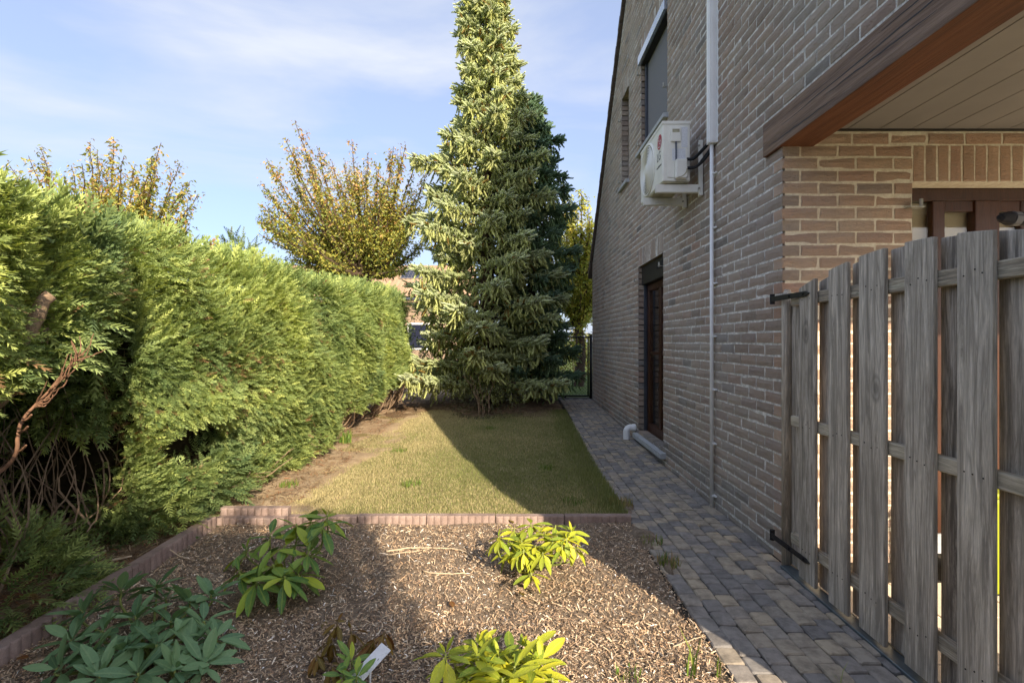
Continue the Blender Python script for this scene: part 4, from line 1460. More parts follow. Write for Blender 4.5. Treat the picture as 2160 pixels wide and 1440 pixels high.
hedge = thing('conifer_hedge', (-2.7, 6.3, 0), 'long clipped green conifer hedge in sunlight along the left of the lawn', 'hedge')
def main_hedge():
    Ps, Ds, Ss = [], [], []
    # front face
    n = 62000
    y = 3.15 + (9.65 - 3.15) * rng.random(n) ** 1.18
    zb = hbot(y) + .10 * wob(np.stack([y, y, 0 * y], 1), 5, 3)
    z = zb + (HEDGE_TOP + .02 - zb) * rng.random(n)
    z = z + gzn(y)
    gap = (np.exp(-((y - 3.62) / .30) ** 2 - ((z - .58) / .17) ** 2) > .38)       # opening showing the stems
    depth = rng.gamma(1.3, .045, n)
    P = np.stack([hx(y, z) - depth, y, z], 1)
    P = P[~gap]
    D = np.stack([np.full(len(P), .8), -.25 + .75 * wob(P, 3.6, 1) + rng.normal(0, .65, len(P)), .18 + .65 * wob(P, 4.2, 3) + .55 * np.clip(P[:, 2] - 1.45, 0, 1) * 2 + rng.normal(0, .42, len(P))], 1)
    Ps.append(P); Ds.append(D); Ss.append(rng.uniform(.055, .115, len(P)) * np.interp(P[:, 1], [3, 6, 9.6], [.95, .95, 1.05]))
    # crown of the hedge with upright shoots
    n = 5200
    y = rng.uniform(3.0, 9.7, n)
    u = rng.random(n)
    P = np.stack([0 * y, y, HEDGE_TOP + gzn(y) + rng.uniform(-.06, .03, n)], 1)
    P[:, 0] = hx(y, P[:, 2] * 0 + 1.95) - .9 * u
    P[:, 2] += .05 * wob(P, 3, 1) + .05 * np.sin(np.clip(u, 0, 1) * 3.14) + .03 * (y > 7)
    D = np.stack([.35 + rng.normal(0, .4, n), rng.normal(0, .4, n), np.full(n, 1.0)], 1)
    Ps.append(P); Ds.append(D); Ss.append(rng.uniform(.11, .22, n))
    # far end face (towards the spruce) and near end
    n = 1100
    z = rng.uniform(.5, 2.1, n); u = rng.random(n)
    P = np.stack([-1.95 - .9 * u + .04 * rng.normal(0, 1, n), 9.62 + .06 * rng.normal(0, 1, n), z], 1)
    D = np.stack([.4 + rng.normal(0, .4, n), .8 + rng.normal(0, .3, n), rng.normal(.2, .4, n)], 1)
    Ps.append(P); Ds.append(D); Ss.append(rng.uniform(.11, .2, n))
    n = 2400
    z = rng.uniform(.75, 2.05, n); u = rng.random(n)
    P = np.stack([-2.42 - .85 * u, 3.12 + .10 * wob(np.stack([u, z, z], 1), 6, 2) + .04 * rng.normal(0, 1, n), z], 1)
    D = np.stack([.7 + rng.normal(0, .35, n), -.7 + rng.normal(0, .35, n), rng.normal(.05, .4, n)], 1)
    Ps.append(P); Ds.append(D); Ss.append(rng.uniform(.11, .2, n))
    P = np.concatenate(Ps); D = np.concatenate(Ds); S = np.concatenate(Ss)
    V, F, C = sprays(P, D, S, conifer_cols(P, len(P), 1.0, .06))
    o = obj('foliage', np_mesh('foliage', V, F, M['foliage'], C), hedge)
    o["kind"] = 'stuff'
main_hedge()
# brown twiggy core so the hedge is not see-through
core = MB()
ys = np.linspace(3.35, 9.5, 26)
prof = []
for y in ys:
    yy = np.array([y]); 
    zb = float(hbot(yy)[0]) + .22 + gz(y)
    ring_ = [(float(hx(yy, np.array([zz]))[0]) - .24 + random.uniform(-.03, .03), zz) for zz in np.linspace(zb, 1.76 + gz(y), 6)]
    ring_ += [(-3.25, 1.76 + gz(y)), (-3.3, zb)]
    prof.append([(a, y, b) for a, b in ring_])
V = [p for r in prof for p in r]
k8 = len(prof[0])
F = [tuple(range(k8)), tuple(reversed(range(len(V) - k8, len(V))))]
for i in range(len(prof) - 1):
    for k in range(k8):
        F.append((i * k8 + k, i * k8 + (k + 1) % k8, (i + 1) * k8 + (k + 1) % k8, (i + 1) * k8 + k))
M['core'] = m_plain('brown_inner_twigs', (.045, .036, .020), .95, .05, 0, .6, 30, .03)
core.add(V, F).build('inner_twigs', M['core'], hedge)["kind"] = 'stuff'

def limb(pts, r0, r1, n=7, k=8, wobble=.02):
    """smooth wobbling tapered limb through control points"""
    P_ = [Vector(p) for p in pts]
    P_ = [P_[0] * 2 - P_[1]] + P_ + [P_[-1] * 2 - P_[-2]]
    sm = []
    for i in range(1, len(P_) - 2):
        for s in range(k):
            u = s / k
            a, b, c_, d_ = P_[i - 1:i + 3]
            sm.append(.5 * ((2 * b) + (c_ - a) * u + (2 * a - 5 * b + 4 * c_ - d_) * u * u + (3 * b - a - 3 * c_ + d_) * u ** 3))
    sm.append(P_[-2])
    m = len(sm)
    for i in range(1, m - 1): sm[i] = sm[i] + Vector([random.uniform(-wobble, wobble) for _ in range(3)])
    return sm, [r0 + (r1 - r0) * i / (m - 1) for i in range(m)]

# hedge trunks: each stem its own part, curving out of the ground
for k in range(26):
    y = 3.35 + k * .243 + random.uniform(-.07, .07)
    x0 = float(np.interp(y, [3.3, 5, 7, 9.6], [-2.50, -2.42, -2.45, -2.30])) + random.uniform(-.10, .06)
    g = gz(y)
    pts = [(x0, y, g - .05), (x0 + .03, y + random.uniform(-.05, .05), g + .25), (x0 - .12, y + random.uniform(-.1, .1), g + .75), (x0 - .25, y + random.uniform(-.1, .1), g + 1.5)]
    mb = MB()
    sm, rr = limb(pts, random.uniform(.022, .042), .012, wobble=.006)
    mb.tube(sm, rr, 7)
    mb.build('trunk', M['bark_brown'], hedge, smooth=True)
# bare low twigs of the hedge foot (dead brush)
mb = MB()
for k in range(130):
    y = rng.uniform(3.9, 9.6) if k > 75 else rng.uniform(8.2, 9.7)
    x0 = float(np.interp(y, [3.3, 5, 7, 9.6], [-2.48, -2.40, -2.38, -2.2])) + random.uniform(-.1, .1)
    g = gz(y)
    zt = float(hbot(np.array([y]))[0]) + g + random.uniform(.05, .35)
    pts = [(x0, y, g + random.uniform(-.02, .12)), (x0 + random.uniform(.05, .22), y + random.uniform(-.12, .15), g + .12 + random.uniform(0, .12)), (x0 + random.uniform(.15, .42), y + random.uniform(-.2, .3), zt)]
    sm, rr = limb(pts, random.uniform(.006, .012), .0025, k=4, wobble=.006)
    mb.tube(sm, rr, 4, False)
mb.build('bare_twigs', M['bark_brown'], hedge)["kind"] = 'stuff'

# near cypress mass at the left edge: overhanging foliage on bare limbs
cyp = thing('leaning_cypress', (-2.9, 1.9, 0), 'overhanging conifer at the left edge with bare brown lower branches', 'conifer')
def near_cypress():
    Ps, Ds, Ss = [], [], []
    n = 16000
    y = rng.uniform(.7, 3.15, n)
    zlow = np.interp(y, [.7, 1.9, 2.3, 2.75, 3.15], [1.02, 1.10, 1.20, 1.38, 1.52]) + .05 * wob(np.stack([y, y, y], 1), 5, 1)
    z = zlow + (1.86 - zlow) * rng.random(n)
    xf = np.interp(y, [.7, 1.6, 2.4, 2.8, 3.15], [-1.82, -1.90, -2.06, -2.22, -2.46])
    Pn = np.stack([0 * y, y, z], 1)
    xf = xf + .12 * np.sin(np.clip((z - 1.0) / 1.05, 0, 1) * np.pi) + .10 * wob(Pn, 3.0, 6) + .05 * wob(Pn, 8, 2) - .12
    P = np.stack([xf - rng.gamma(1.3, .05, n), y, z], 1)
    D = np.stack([np.full(n, .8), -.2 + .7 * wob(P, 4, 1) + rng.normal(0, .45, n), .25 + .6 * wob(P, 4.5, 3) + .6 * np.clip(z - 1.5, 0, 1) * 2 + rng.normal(0, .40, n)], 1)
    Ps.append(P); Ds.append(D); Ss.append(rng.uniform(.055, .115, n))
    n = 3000
    y = rng.uniform(.7, 3.2, n); u = rng.random(n)
    P = np.stack([np.interp(y, [.7, 1.6, 2.4, 3.2], [-1.85, -1.9, -2.0, -2.4]) - u * .9, y, 1.84 + rng.uniform(-.08, .03, n)], 1)
    P[:, 2] += .06 * wob(P, 4, 3)
    D = np.stack([.3 + rng.normal(0, .4, n), rng.normal(0, .4, n), np.full(n, 1.0)], 1)
    Ps.append(P); Ds.append(D); Ss.append(rng.uniform(.10, .21, n))
    # underside
    n = 1800
    y = rng.uniform(.7, 3.1, n); u = rng.random(n)
    z = np.interp(y, [.7, 1.9, 2.3, 2.75, 3.15], [1.04, 1.12, 1.22, 1.44, 1.64]) + .25 * u + rng.uniform(-.05, .08, n)
    P = np.stack([np.interp(y, [.7, 1.6, 2.4, 3.2], [-1.82, -1.87, -2.0, -2.4]) - u * .9, y, z], 1)
    D = np.stack([.8 + rng.normal(0, .4, n), rng.normal(-.2, .4, n), rng.normal(-.25, .35, n)], 1)
    Ps.append(P); Ds.append(D); Ss.append(rng.uniform(.09, .16, n))
    P = np.concatenate(Ps); D = np.concatenate(Ds); S = np.concatenate(Ss)
    V, F, C = sprays(P, D, S, conifer_cols(P, len(P), 1.0, .10))
    o = obj('foliage', np_mesh('foliage', V, F, M['foliage'], C), cyp); o["kind"] = 'stuff'
near_cypress()
core = MB()
prof = []
for y in np.linspace(.8, 3.0, 10):
    zb = float(np.interp(y, [.7, 1.9, 2.3, 2.75, 3.15], [1.22, 1.30, 1.42, 1.58, 1.7]))
    xf = float(np.interp(y, [.7, 1.6, 2.4, 2.8, 3.15], [-1.98, -2.06, -2.28, -2.48, -2.75]))
    prof.append([(xf, y, zb), (xf + .05, y, (zb + 1.76) / 2), (xf - .02, y, 1.76), (-3.2, y, 1.76), (-3.2, y, zb)])
V = [p for r in prof for p in r]
F = [tuple(range(5)), tuple(reversed(range(len(V) - 5, len(V))))]
for i in range(len(prof) - 1):
    for k in range(5):
        F.append((i * 5 + k, i * 5 + (k + 1) % 5, (i + 1) * 5 + (k + 1) % 5, (i + 1) * 5 + k))
core.add(V, F).build('inner_twigs', M['core'], cyp)["kind"] = 'stuff'
n = 3000
P = np.stack([-3.25 + .12 * rng.normal(0, 1, n), rng.uniform(.3, 4.2, n), rng.uniform(.05, 1.8, n)], 1)
D = np.stack([np.full(n, .9), rng.normal(-.2, .5, n), rng.normal(.1, .45, n)], 1)
V, F, C = sprays(P, D, rng.uniform(.10, .19, n), conifer_cols(P, n, .8, .25))
obj('rear_foliage', np_mesh('rear_foliage', V, F, M['foliage'], C), cyp)["kind"] = 'stuff'
MB().box((-3.75, .2, -.02), (-3.42, 4.3, 1.78)).build('rear_twigs', M['core'], cyp)["kind"] = 'stuff'
for k, (pts, r0, r1) in enumerate((
        ([(-3.0, 1.85, -.05), (-2.75, 1.95, .55), (-2.35, 2.05, .95), (-2.08, 2.12, 1.25), (-1.98, 2.2, 1.5)], .06, .025),
        ([(-3.05, 1.95, -.05), (-2.7, 2.1, .6), (-2.3, 2.2, 1.0), (-2.12, 2.3, 1.3), (-2.1, 2.4, 1.6)], .05, .02),
        ([(-3.1, 2.2, -.05), (-2.8, 2.25, .5), (-2.45, 2.35, .95), (-2.2, 2.45, 1.25), (-2.15, 2.55, 1.6)], .04, .018),
        ([(-3.0, 1.5, -.05), (-2.6, 1.6, .6), (-2.2, 1.75, 1.0), (-1.95, 1.85, 1.3)], .05, .02),
        ([(-3.2, 2.6, -.05), (-3.0, 2.65, .7), (-2.75, 2.7, 1.3), (-2.6, 2.7, 1.7)], .045, .02))):
    mb = MB(); sm, rr = limb(pts, r0, r1, wobble=.008); mb.tube(sm, rr, 9); mb.build('limb', M['bark_brown'], cyp, smooth=True)
# hanging dead reddish branch with twigs
db = MB()
def PXY(px, py, y): return ((px - 1080) / 1080 * y, y, 1.3 - (py - 721) / 1080 * y)
main_pts = [PXY(-20, 1010, 1.95), PXY(30, 965, 1.98), PXY(40, 905, 2.0), PXY(52, 880, 2.02), PXY(85, 845, 2.05), PXY(125, 800, 2.08), PXY(160, 755, 2.1)]
sm, rr = limb(main_pts, .0085, .004, k=5, wobble=.002); db.tube(sm, rr, 7)
brk = db.build('dead_branch', M['bark_red'], cyp, smooth=True)
tw = MB()
for k in range(26):
    s = sm[int(len(sm) * random.uniform(.58, .98))]
    e = s + Vector((random.uniform(.0, .10), random.uniform(-.04, .06), random.uniform(.02, .13)))
    mid = (s + e) / 2 + Vector((random.uniform(-.01, .02), 0, random.uniform(-.03, 0)))
    s2, r2 = limb([s, mid, e], .0035, .0015, k=3, wobble=.002); tw.tube(s2, r2, 4, False)
for q in (.22, .32, .42):
    s = sm[int(len(sm) * q)]
    s2, r2 = limb([s, s + Vector((.03, -.01, .012)), s + Vector((.055, -.02, .03))], .005, .004, k=3, wobble=.001); tw.tube(s2, r2, 5)
tw.build('twig', M['bark_red'], brk)["kind"] = 'stuff'
# tangle of bare grey-brown shoots in the dark recess
mb = MB()
for k in range(120):
    y = random.uniform(2.2, 3.3); x0 = random.uniform(-3.3, -2.45)
    pts = [(x0, y, random.uniform(0, .25)), (x0 + random.uniform(-.2, .15), y + random.uniform(-.15, .2), random.uniform(.3, .55)), (x0 + random.uniform(-.45, .15), y + random.uniform(-.2, .3), random.uniform(.6, 1.25))]
    s2, r2 = limb(pts, random.uniform(.004, .010), .002, k=4, wobble=.008); mb.tube(s2, r2, 4, False)
mb.build('bare_shoots', M['bark_brown'], cyp)["kind"] = 'stuff'

def blob_conifer(name, label, cx, cy, cz, rx, ry, rz, n, smin, smax, lite, kind='bush', brown=.03):
    t = thing(name, (cx, cy, max(0, cz - rz)), label, 'conifer')
    d = unit(rng.normal(0, 1, (n, 3)))
    d[:, 2] = np.abs(d[:, 2]) * .9 - .25
    d = unit(d)
    sh = .72 + .33 * rng.random(n) ** .5
    P = np.stack([cx + d[:, 0] * rx * sh, cy + d[:, 1] * ry * sh, cz + d[:, 2] * rz * sh], 1)
    P += (.10 * np.minimum(rx, rz)) * wob(P, 5, 3)[:, None] * d
    P[:, 2] = np.maximum(P[:, 2], gzn(P[:, 1]) + .03)
    D = d + np.array([0.1, -.15, .18]) + rng.normal(0, .4, (n, 3))
    V, F, C = sprays(P, D, rng.uniform(smin, smax, n), conifer_cols(P, n, lite, brown))
    o = obj('foliage', np_mesh('foliage', V, F, M['foliage'], C), t); o["kind"] = 'stuff'
    mb = MB(); sm, rr = limb([(cx, cy, gz(cy) - .05), (cx + .02, cy, cz * .6), (cx, cy + .02, cz + rz * .6)], max(.02, rx * .05), .01, wobble=.01); mb.tube(sm, rr, 7)
    mb.build('trunk', M['bark_brown'], t, smooth=True)
    return t
blob_conifer('low_conifer', 'low dark shaded conifer spreading over the ground at the lower left edge', -2.75, 2.45, .02, .62, .48, .36, 1300, .09, .16, 1.0)
blob_conifer('young_conifer', 'small sunlit conifer clump with browned twigs at the foot of the hedge', -2.48, 3.45, .10, .30, .22, .34, 520, .09, .16, 1.0, brown=.10)
blob_conifer('young_conifer', 'sunlit low hedge shoot spreading by the corner of the pink edging', -2.42, 3.98, .16, .34, .30, .36, 520, .09, .16, 1.0, brown=.05)

# tall clipped conifer screen standing behind the viewpoint (its shade falls on the bed)
scr = thing('conifer_screen', (-1.8, -2.5, 0), 'tall conifer screen behind the viewpoint shading the left of the bed', 'hedge')
n = 4000
u = rng.random(n)
P = np.stack([rng.uniform(-6, 1.72, n), rng.uniform(-2.8, -2.2, n), rng.uniform(.05, 3.40, n)], 1)
P[: n // 4, 0] = 1.68 + .06 * rng.normal(0, 1, n // 4)
P[n // 4: n // 2, 2] = 3.36 + .08 * rng.normal(0, 1, n // 4)
D = rng.normal(0, .6, (n, 3)) + np.array([.2, .4, .3])
V, F, C = sprays(P, D, rng.uniform(.12, .24, n), conifer_cols(P, n, .9))
obj('foliage', np_mesh('foliage', V, F, M['foliage'], C), scr)["kind"] = 'stuff'
MB().box((-6, -2.68, 0.0), (1.62, -2.34, 3.30)).build('inner_twigs', M['core'], scr)["kind"] = 'stuff'

# ------------------------------------------------------------------ blue spruces
def twig_base():
    V, F, Cm = [], [], []
    r = random.Random(5)
    n = 15
    for k in range(n):
        t_ = k / (n - 1) * .95
        a = k * 2.399
        fw = .55 + .5 * t_
        L = .27 * (1.1 - .35 * t_)
        d = Vector((fw, math.cos(a), math.sin(a))).normalized() * L
        o = Vector((t_, 0, 0))
        s = Vector((0, -math.sin(a), math.cos(a))) * .095
        b = len(V)
        V += [tuple(o - s), tuple(o + s), tuple(o + d)]
        Cm += [.75, .75, 1.2]
        F.append((b, b + 1, b + 2))
    b = len(V)
    for (x, w, cm) in ((0, .13, .8), (.98, .09, 1.05)):
        V += [(x, w, 0), (x, -w * .5, w * .87), (x, -w * .5, -w * .87)]; Cm += [cm] * 3
    for k in range(3):
        k2 = (k + 1) % 3
        F += [(b + k, b + k2, b + 3 + k2), (b + k, b + 3 + k2, b + 3 + k)]
    return np.array(V), np.array(F), np.array(Cm)
TWV, TWF, TWC = twig_base()
def spruce(SPX, SPY, zs, rs, label, step=.052, light_tint=(1, 1, 1)):
    spr = thing('blue_spruce', (SPX, SPY, gz(SPY)), label, 'spruce tree', 'blue spruces at the end of the lawn')
    top = zs[-1]
    P, D, S, C = [], [], [], []
    bmb = MB()
    zz = .30; k = 0
    prev = 0
    while zz < top:
        Rz = np.interp(zz, zs, rs)
        az = k * 2.399 + random.uniform(-.3, .3)
        L = Rz * random.uniform(.66, 1.10) * (1 + .10 * math.sin(zz * 13.0) + .08 * math.sin(zz * 5.1 + az))
        if random.random() < .10: L *= 1.12
        out = np.array([math.cos(az), math.sin(az), 0])
        lat = np.array([-math.sin(az), math.cos(az), 0])
        base = np.array([SPX, SPY, zz + gz(SPY)])
        pts = []
        for s in np.linspace(0, 1, 7):
            drop = (-.28 * s + .24 * s * s) * L * (1.0 if zz < top * .65 else .5)
            pts.append(base + out * L * s + np.array([0, 0, drop]))
        sm_r = [max(.004, .028 * (1 - s) * min(1, L)) for s in np.linspace(0, 1, 7)]
        bmb.tube([Vector(p) for p in pts], sm_r, 4, False)
        nt = int(165 * max(.5, L)) + 32
        for q in range(nt):
            s = random.uniform(.10, 1.0) ** .7
            f = s * 6; i0 = min(5, int(f)); p = pts[i0] + (pts[i0 + 1] - pts[i0]) * (f - i0)
            lw = (.34 * L * (1.08 - s) + .05) * random.uniform(-1, 1)
            hang = random.random() < .30
            dz = -abs(random.gauss(0, .09)) if hang else random.gauss(.01, .03)
            p = p + lat * lw + np.array([0, 0, dz - abs(lw) * .18]) + out * random.uniform(-.05, .05)
            if hang:
                d = out * random.uniform(-.1, .6) + lat * np.sign(lw) * random.uniform(0, .6) + np.array([0, 0, -random.uniform(.4, 1.0)])
                c = np.array([.44, .49, .24]) * random.uniform(.65, 1.35)
            else:
                d = out * random.uniform(.4, 1.1) + lat * np.sign(lw) * random.uniform(.1, 1.0) + np.array([0, 0, random.uniform(-.1, .55)])
                tipness = min(1, max(0, (s - .55) / .4)) * random.random()
                c = np.array([.40, .47, .27]) * (1 - tipness) + np.array([.55, .63, .50]) * tipness
                c = c * random.uniform(.75, 1.25)
            if random.random() < .03: c = np.array([.22, .16, .05])
            P.append(p); D.append(d); S.append(random.uniform(.09, .16)); C.append(c * np.array(light_tint))
        zz += step * (1.0 if zz < top * .65 else .8); k += 1
    P, D, S, C = map(np.array, (P, D, S, C))
    P[:, 2] = np.maximum(P[:, 2], gz(SPY) + .06)
    n = len(P)
    ref = unit(rng.normal(0, 1, (n, 3)))
    V, F, CC = inst(TWV, TWF, frame(D, ref, S), P, C, TWC)
    o = obj('crown', np_mesh('crown', V, F, M['foliage'], CC), spr); o["kind"] = 'stuff'
    bmb.build('branches', M['bark'], spr)["kind"] = 'stuff'
    mb = MB(); mb.tube([(SPX, SPY, gz(SPY) - .1), (SPX, SPY, 1.0), (SPX + .03, SPY, top * .45), (SPX + .02, SPY, top * .75), (SPX + .02, SPY, top + .1)], [.02 * top, .016 * top, .011 * top, .006 * top, .006], 12)
    mb.build('trunk', M['bark'], spr, smooth=True)
    return n
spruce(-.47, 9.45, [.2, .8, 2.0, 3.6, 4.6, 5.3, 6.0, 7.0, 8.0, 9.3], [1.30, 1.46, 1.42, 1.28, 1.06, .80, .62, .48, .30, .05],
       'tall narrow blue spruce rising out of the picture, sunlit on its left side', .052, (1.28, 1.24, 1.15))  # last tuple brightens the needle colour to stand in for sunlight
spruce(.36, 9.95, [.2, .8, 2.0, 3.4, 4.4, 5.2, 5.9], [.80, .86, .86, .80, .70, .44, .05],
       'shorter darker blue spruce in the house shade, right of the tall spruce', .056, (.50, .66, .68))  # last tuple darkens the needle colour, painting in the house shade

# ------------------------------------------------------------------ broadleaf trees
LFV = np.array([[0, 0, 0], [.45, .22, .07], [1, 0, -.06], [.45, -.22, .07]])
LFF = np.array([[0, 2, 1], [0, 3, 2]])
LFC = np.array([.8, 1, 1.1, 1])
def broad_tree(name, label, base, trunk_h, shoots, leaf, n_leaf, pal, pal_tip, up=.5, seed=1, trunk_r=.12, group=None, side=.55, hang=.55):
    """shoots: list of (tip, weight); long shoots arch from the crown base to their tips, leaves hang along them and along side twigs"""
    r = random.Random(seed)
    t = thing(name, base, label, 'tree', group)
    bx_, by_, bz_ = base
    cb = Vector((bx_, by_, bz_ + trunk_h))
    mb = MB(); sm, rr = limb([(bx_, by_, bz_ - .1), (bx_ + .05, by_, bz_ + trunk_h * .5), tuple(cb)], trunk_r, trunk_r * .75, wobble=.015)
    mb.tube(sm, rr, 10); mb.build('trunk', M['bark'], t, smooth=True)
    segs = []
    bm_ = MB()
    for tip in shoots:
        tip = Vector(tip)
        v = tip - cb
        mid = cb + Vector((v.x * .55, v.y * .55, v.z * (.55 - up * .28)))
        s0 = cb + Vector((v.x * .12, v.y * .12, -r.uniform(0, .3) * 0))
        sm, rr = limb([tuple(s0), tuple(mid), tuple(tip)], trunk_r * .38, .006, k=7, wobble=.03)
        bm_.tube(sm, rr, 5, False)
        segs.append(sm)
        L = v.length
        for q in range(int(L * 3.2)):
            u = r.uniform(.22, .93)
            p = sm[int(u * (len(sm) - 1))]
            a = r.uniform(0, 6.28)
            dirv = Vector((math.cos(a), math.sin(a), r.uniform(.15, .9))) * side * r.uniform(.3, 1.0) * (1.15 - u)
            dirv = dirv + (tip - mid).normalized() * .25
            s2, r2 = limb([tuple(p), tuple(p + dirv * .5), tuple(p + dirv + Vector((0, 0, .08)))], .008, .003, k=3, wobble=.015)
            bm_.tube(s2, r2, 3, False)
            segs.append(s2)
    bm_.build('branches', M['bark'], t)["kind"] = 'stuff'
    lens = np.array([sum((b - a).length for a, b in zip(s[:-1], s[1:])) for s in segs])
    ch = np.random.default_rng(seed).choice(len(segs), n_leaf, p=lens / lens.sum())
    P, D, C, S = [], [], [], []
    zmin, zmax = cb.z, max(s[-1].z for s in segs)
    for c in ch:
        s = segs[c]
        u = r.random() ** .8 * (len(s) - 1)
        i0 = min(int(u), len(s) - 2)
        p = s[i0].lerp(s[i0 + 1], u - i0)
        off = Vector((r.gauss(0, .055), r.gauss(0, .055), r.gauss(0, .05)))
        p = p + off
        a = r.uniform(0, 6.28)
        D.append((math.cos(a), math.sin(a), -hang + r.gauss(0, .35)))
        P.append(tuple(p))
        h = (p.z - zmin) / max(.1, zmax - zmin)
        tip_ = r.random() < max(0, h - .15) * .95
        col = r.choice(pal_tip if tip_ else pal)
        f = r.uniform(.8, 1.2)
        C.append(tuple(x * f * 1.55 for x in col)); S.append(leaf * r.uniform(.65, 1.25))
    P, D, C, S = map(np.array, (P, D, C, S))
    ref = unit(np.array([0, 0, 1.0]) + rng.normal(0, .6, (n_leaf, 3)))
    V, F, CC = inst(LFV, LFF, frame(D, ref, S), P, C, LFC)
    o = obj('crown', np_mesh('crown', V, F, M['leaf'], CC), t); o["kind"] = 'stuff'
    return t
OLIVE = [(.21, .215, .045), (.26, .255, .055), (.16, .19, .045), (.31, .275, .06), (.13, .165, .045)]
RUST = [(.36, .21, .085), (.42, .26, .09), (.33, .18, .10), (.29, .24, .07), (.38, .28, .09)]
Y2 = 13.0
def tips_from_px(L, Y, spread=1.0, seed=3):
    r = random.Random(seed)
    out = []
    for px, py in L:
        yy = Y + r.uniform(-1, 1) * spread
        out.append(PXY(px, py, yy))
        for q in range(2):
            out.append(PXY(px + r.uniform(-26, 26), py + r.uniform(35, 110), Y + r.uniform(-1, 1) * spread))
    return out
tip_px = [(543, 430), (562, 335), (575, 480), (602, 295), (622, 255), (650, 330), (668, 310), (700, 340), (742, 295), (728, 340), (775, 325), (800, 345), (830, 310), (856, 305), (842, 350), (880, 330), (905, 360),
          (900, 430), (880, 480), (600, 520), (640, 555), (560, 400), (640, 420), (720, 420), (780, 420), (830, 430), (700, 480), (760, 500), (850, 520), (680, 560), (590, 470), (740, 380), (690, 400), (810, 390), (870, 400)]
broad_tree('cherry_tree', 'rusty green tree with upright fanning branches beside the spruce behind the hedge', (PXY(775, 0, Y2)[0], Y2, .2), 2.75,
           tips_from_px(tip_px, Y2, 1.5), .092, 46000, OLIVE, RUST, .55, 4, .14, 'trees behind the hedge', .62)
Y1 = 10.5
tip_px = [(20, 350), (60, 330), (85, 312), (105, 395), (135, 370), (150, 350), (190, 300), (205, 320), (240, 290), (225, 350), (262, 330), (285, 350), (320, 335), (340, 302), (330, 380), (380, 345), (365, 400), (418, 410), (395, 455),
          (300, 420), (250, 420), (180, 420), (340, 450), (130, 430), (60, 400), (280, 450), (220, 450), (-40, 380), (20, 420), (400, 480)]
broad_tree('cherry_tree', 'olive green tree with upright leafy shoots rising above the hedge at the left', (PXY(225, 0, Y1)[0], Y1, .2), 2.0,
           tips_from_px(tip_px, Y1, 1.3, 5), .088, 46000, OLIVE + OLIVE + RUST[3:], OLIVE + RUST, .5, 6, .12, 'trees behind the hedge', .5)
LIME = [(.26, .29, .055), (.34, .34, .06), (.20, .24, .05), (.42, .36, .08)]
tip_px = [(1170, 430), (1185, 395), (1205, 410), (1225, 400), (1240, 430), (1255, 470), (1180, 500), (1215, 480), (1245, 540), (1200, 560), (1225, 600), (1250, 620), (1190, 620), (1262, 520), (1275, 560), (1235, 660), (1205, 680), (1150, 520)]
broad_tree('garden_tree', 'yellow-green tree between the spruce and the house corner', (PXY(1221, 0, 13.0)[0], 13.0, .2), 1.55,
           tips_from_px(tip_px, 13.0, 1.0, 7), .10, 20000, LIME, LIME, .35, 9, .135, None, .7)
blob_conifer('distant_conifer', 'dark conifer top just showing above the middle of the hedge', PXY(500, 0, 14)[0], 14.0, 2.4, .75, .7, 1.75, 700, .2, .36, .7)

# background shrubs beyond the wire gate
def shrub(name, label, cx, cy, rx, ry, rz, n, leaf, pal, zc=None, group=None):
    t = thing(name, (cx, cy, gz(cy)), label, 'shrub', group)
    g = gz(cy)
    zc = g + rz * .55 if zc is None else zc
    d = unit(rng.normal(0, 1, (n, 3)))
    sh = rng.random(n) ** .4
    P = np.stack([cx + d[:, 0] * rx * sh, cy + d[:, 1] * ry * sh, zc + d[:, 2] * rz * sh], 1)
    P += (.22 * wob(P, 3.0 / max(rx, .3), 2) * min(rx, rz))[:, None] * d
    P[:, 2] = np.maximum(P[:, 2], g + .03)
    D = d + rng.normal(0, .6, (n, 3))
    ref = unit(np.array([0, 0, 1.0]) + rng.normal(0, .6, (n, 3)))
    C = np.array(pal)[rng.integers(0, len(pal), n)] * rng.uniform(.6, 1.3, (n, 1))
    V, F, CC = inst(LFV, LFF, frame(D, ref, leaf * rng.uniform(.6, 1.2, n)), P, C, LFC)
    o = obj('crown', np_mesh('crown', V, F, M['leaf'], CC), t); o["kind"] = 'stuff'
    mb = MB()
    for k in range(9):
        a = random.uniform(0, 6.28); u = random.uniform(.3, .8)
        sm, rr = limb([(cx + .08 * math.cos(a), cy + .08 * math.sin(a), g - .03), (cx + rx * .4 * u * math.cos(a), cy + ry * .4 * u * math.sin(a), g + rz * .6), (cx + rx * u * math.cos(a), cy + ry * u * math.sin(a), g + rz * 1.2)], .012, .003, k=4, wobble=.02)
        mb.tube(sm, rr, 5, False)
    mb.build('stems', M['bark_brown'], t)["kind"] = 'stuff'
shrub('leafy_shrub', 'sparse small-leaved grey-green shrub in shade at the foot of the spruce', -.45, 8.28, .62, .30, .55, 1500, .045, [(.10, .115, .055), (.15, .15, .08), (.07, .085, .04)])
shrub('garden_shrub', 'sunlit yellow shrub glimpsed beyond the wire gate', 2.1, 17.5, 1.6, .8, .9, 2600, .10, LIME + [(.35, .25, .12)])
shrub('garden_shrub', 'green shrub behind the spruce seen left of the gate', .4, 15.5, 1.3, .8, 1.0, 2400, .09, [(.10, .13, .04), (.17, .17, .06), (.22, .16, .09)])
shrub('garden_shrub', 'brownish shrub in the gap between hedge end and spruce', -2.6, 13.0, 1.0, .7, .95, 1800, .08, [(.06, .085, .035), (.09, .10, .04), (.04, .06, .03)])

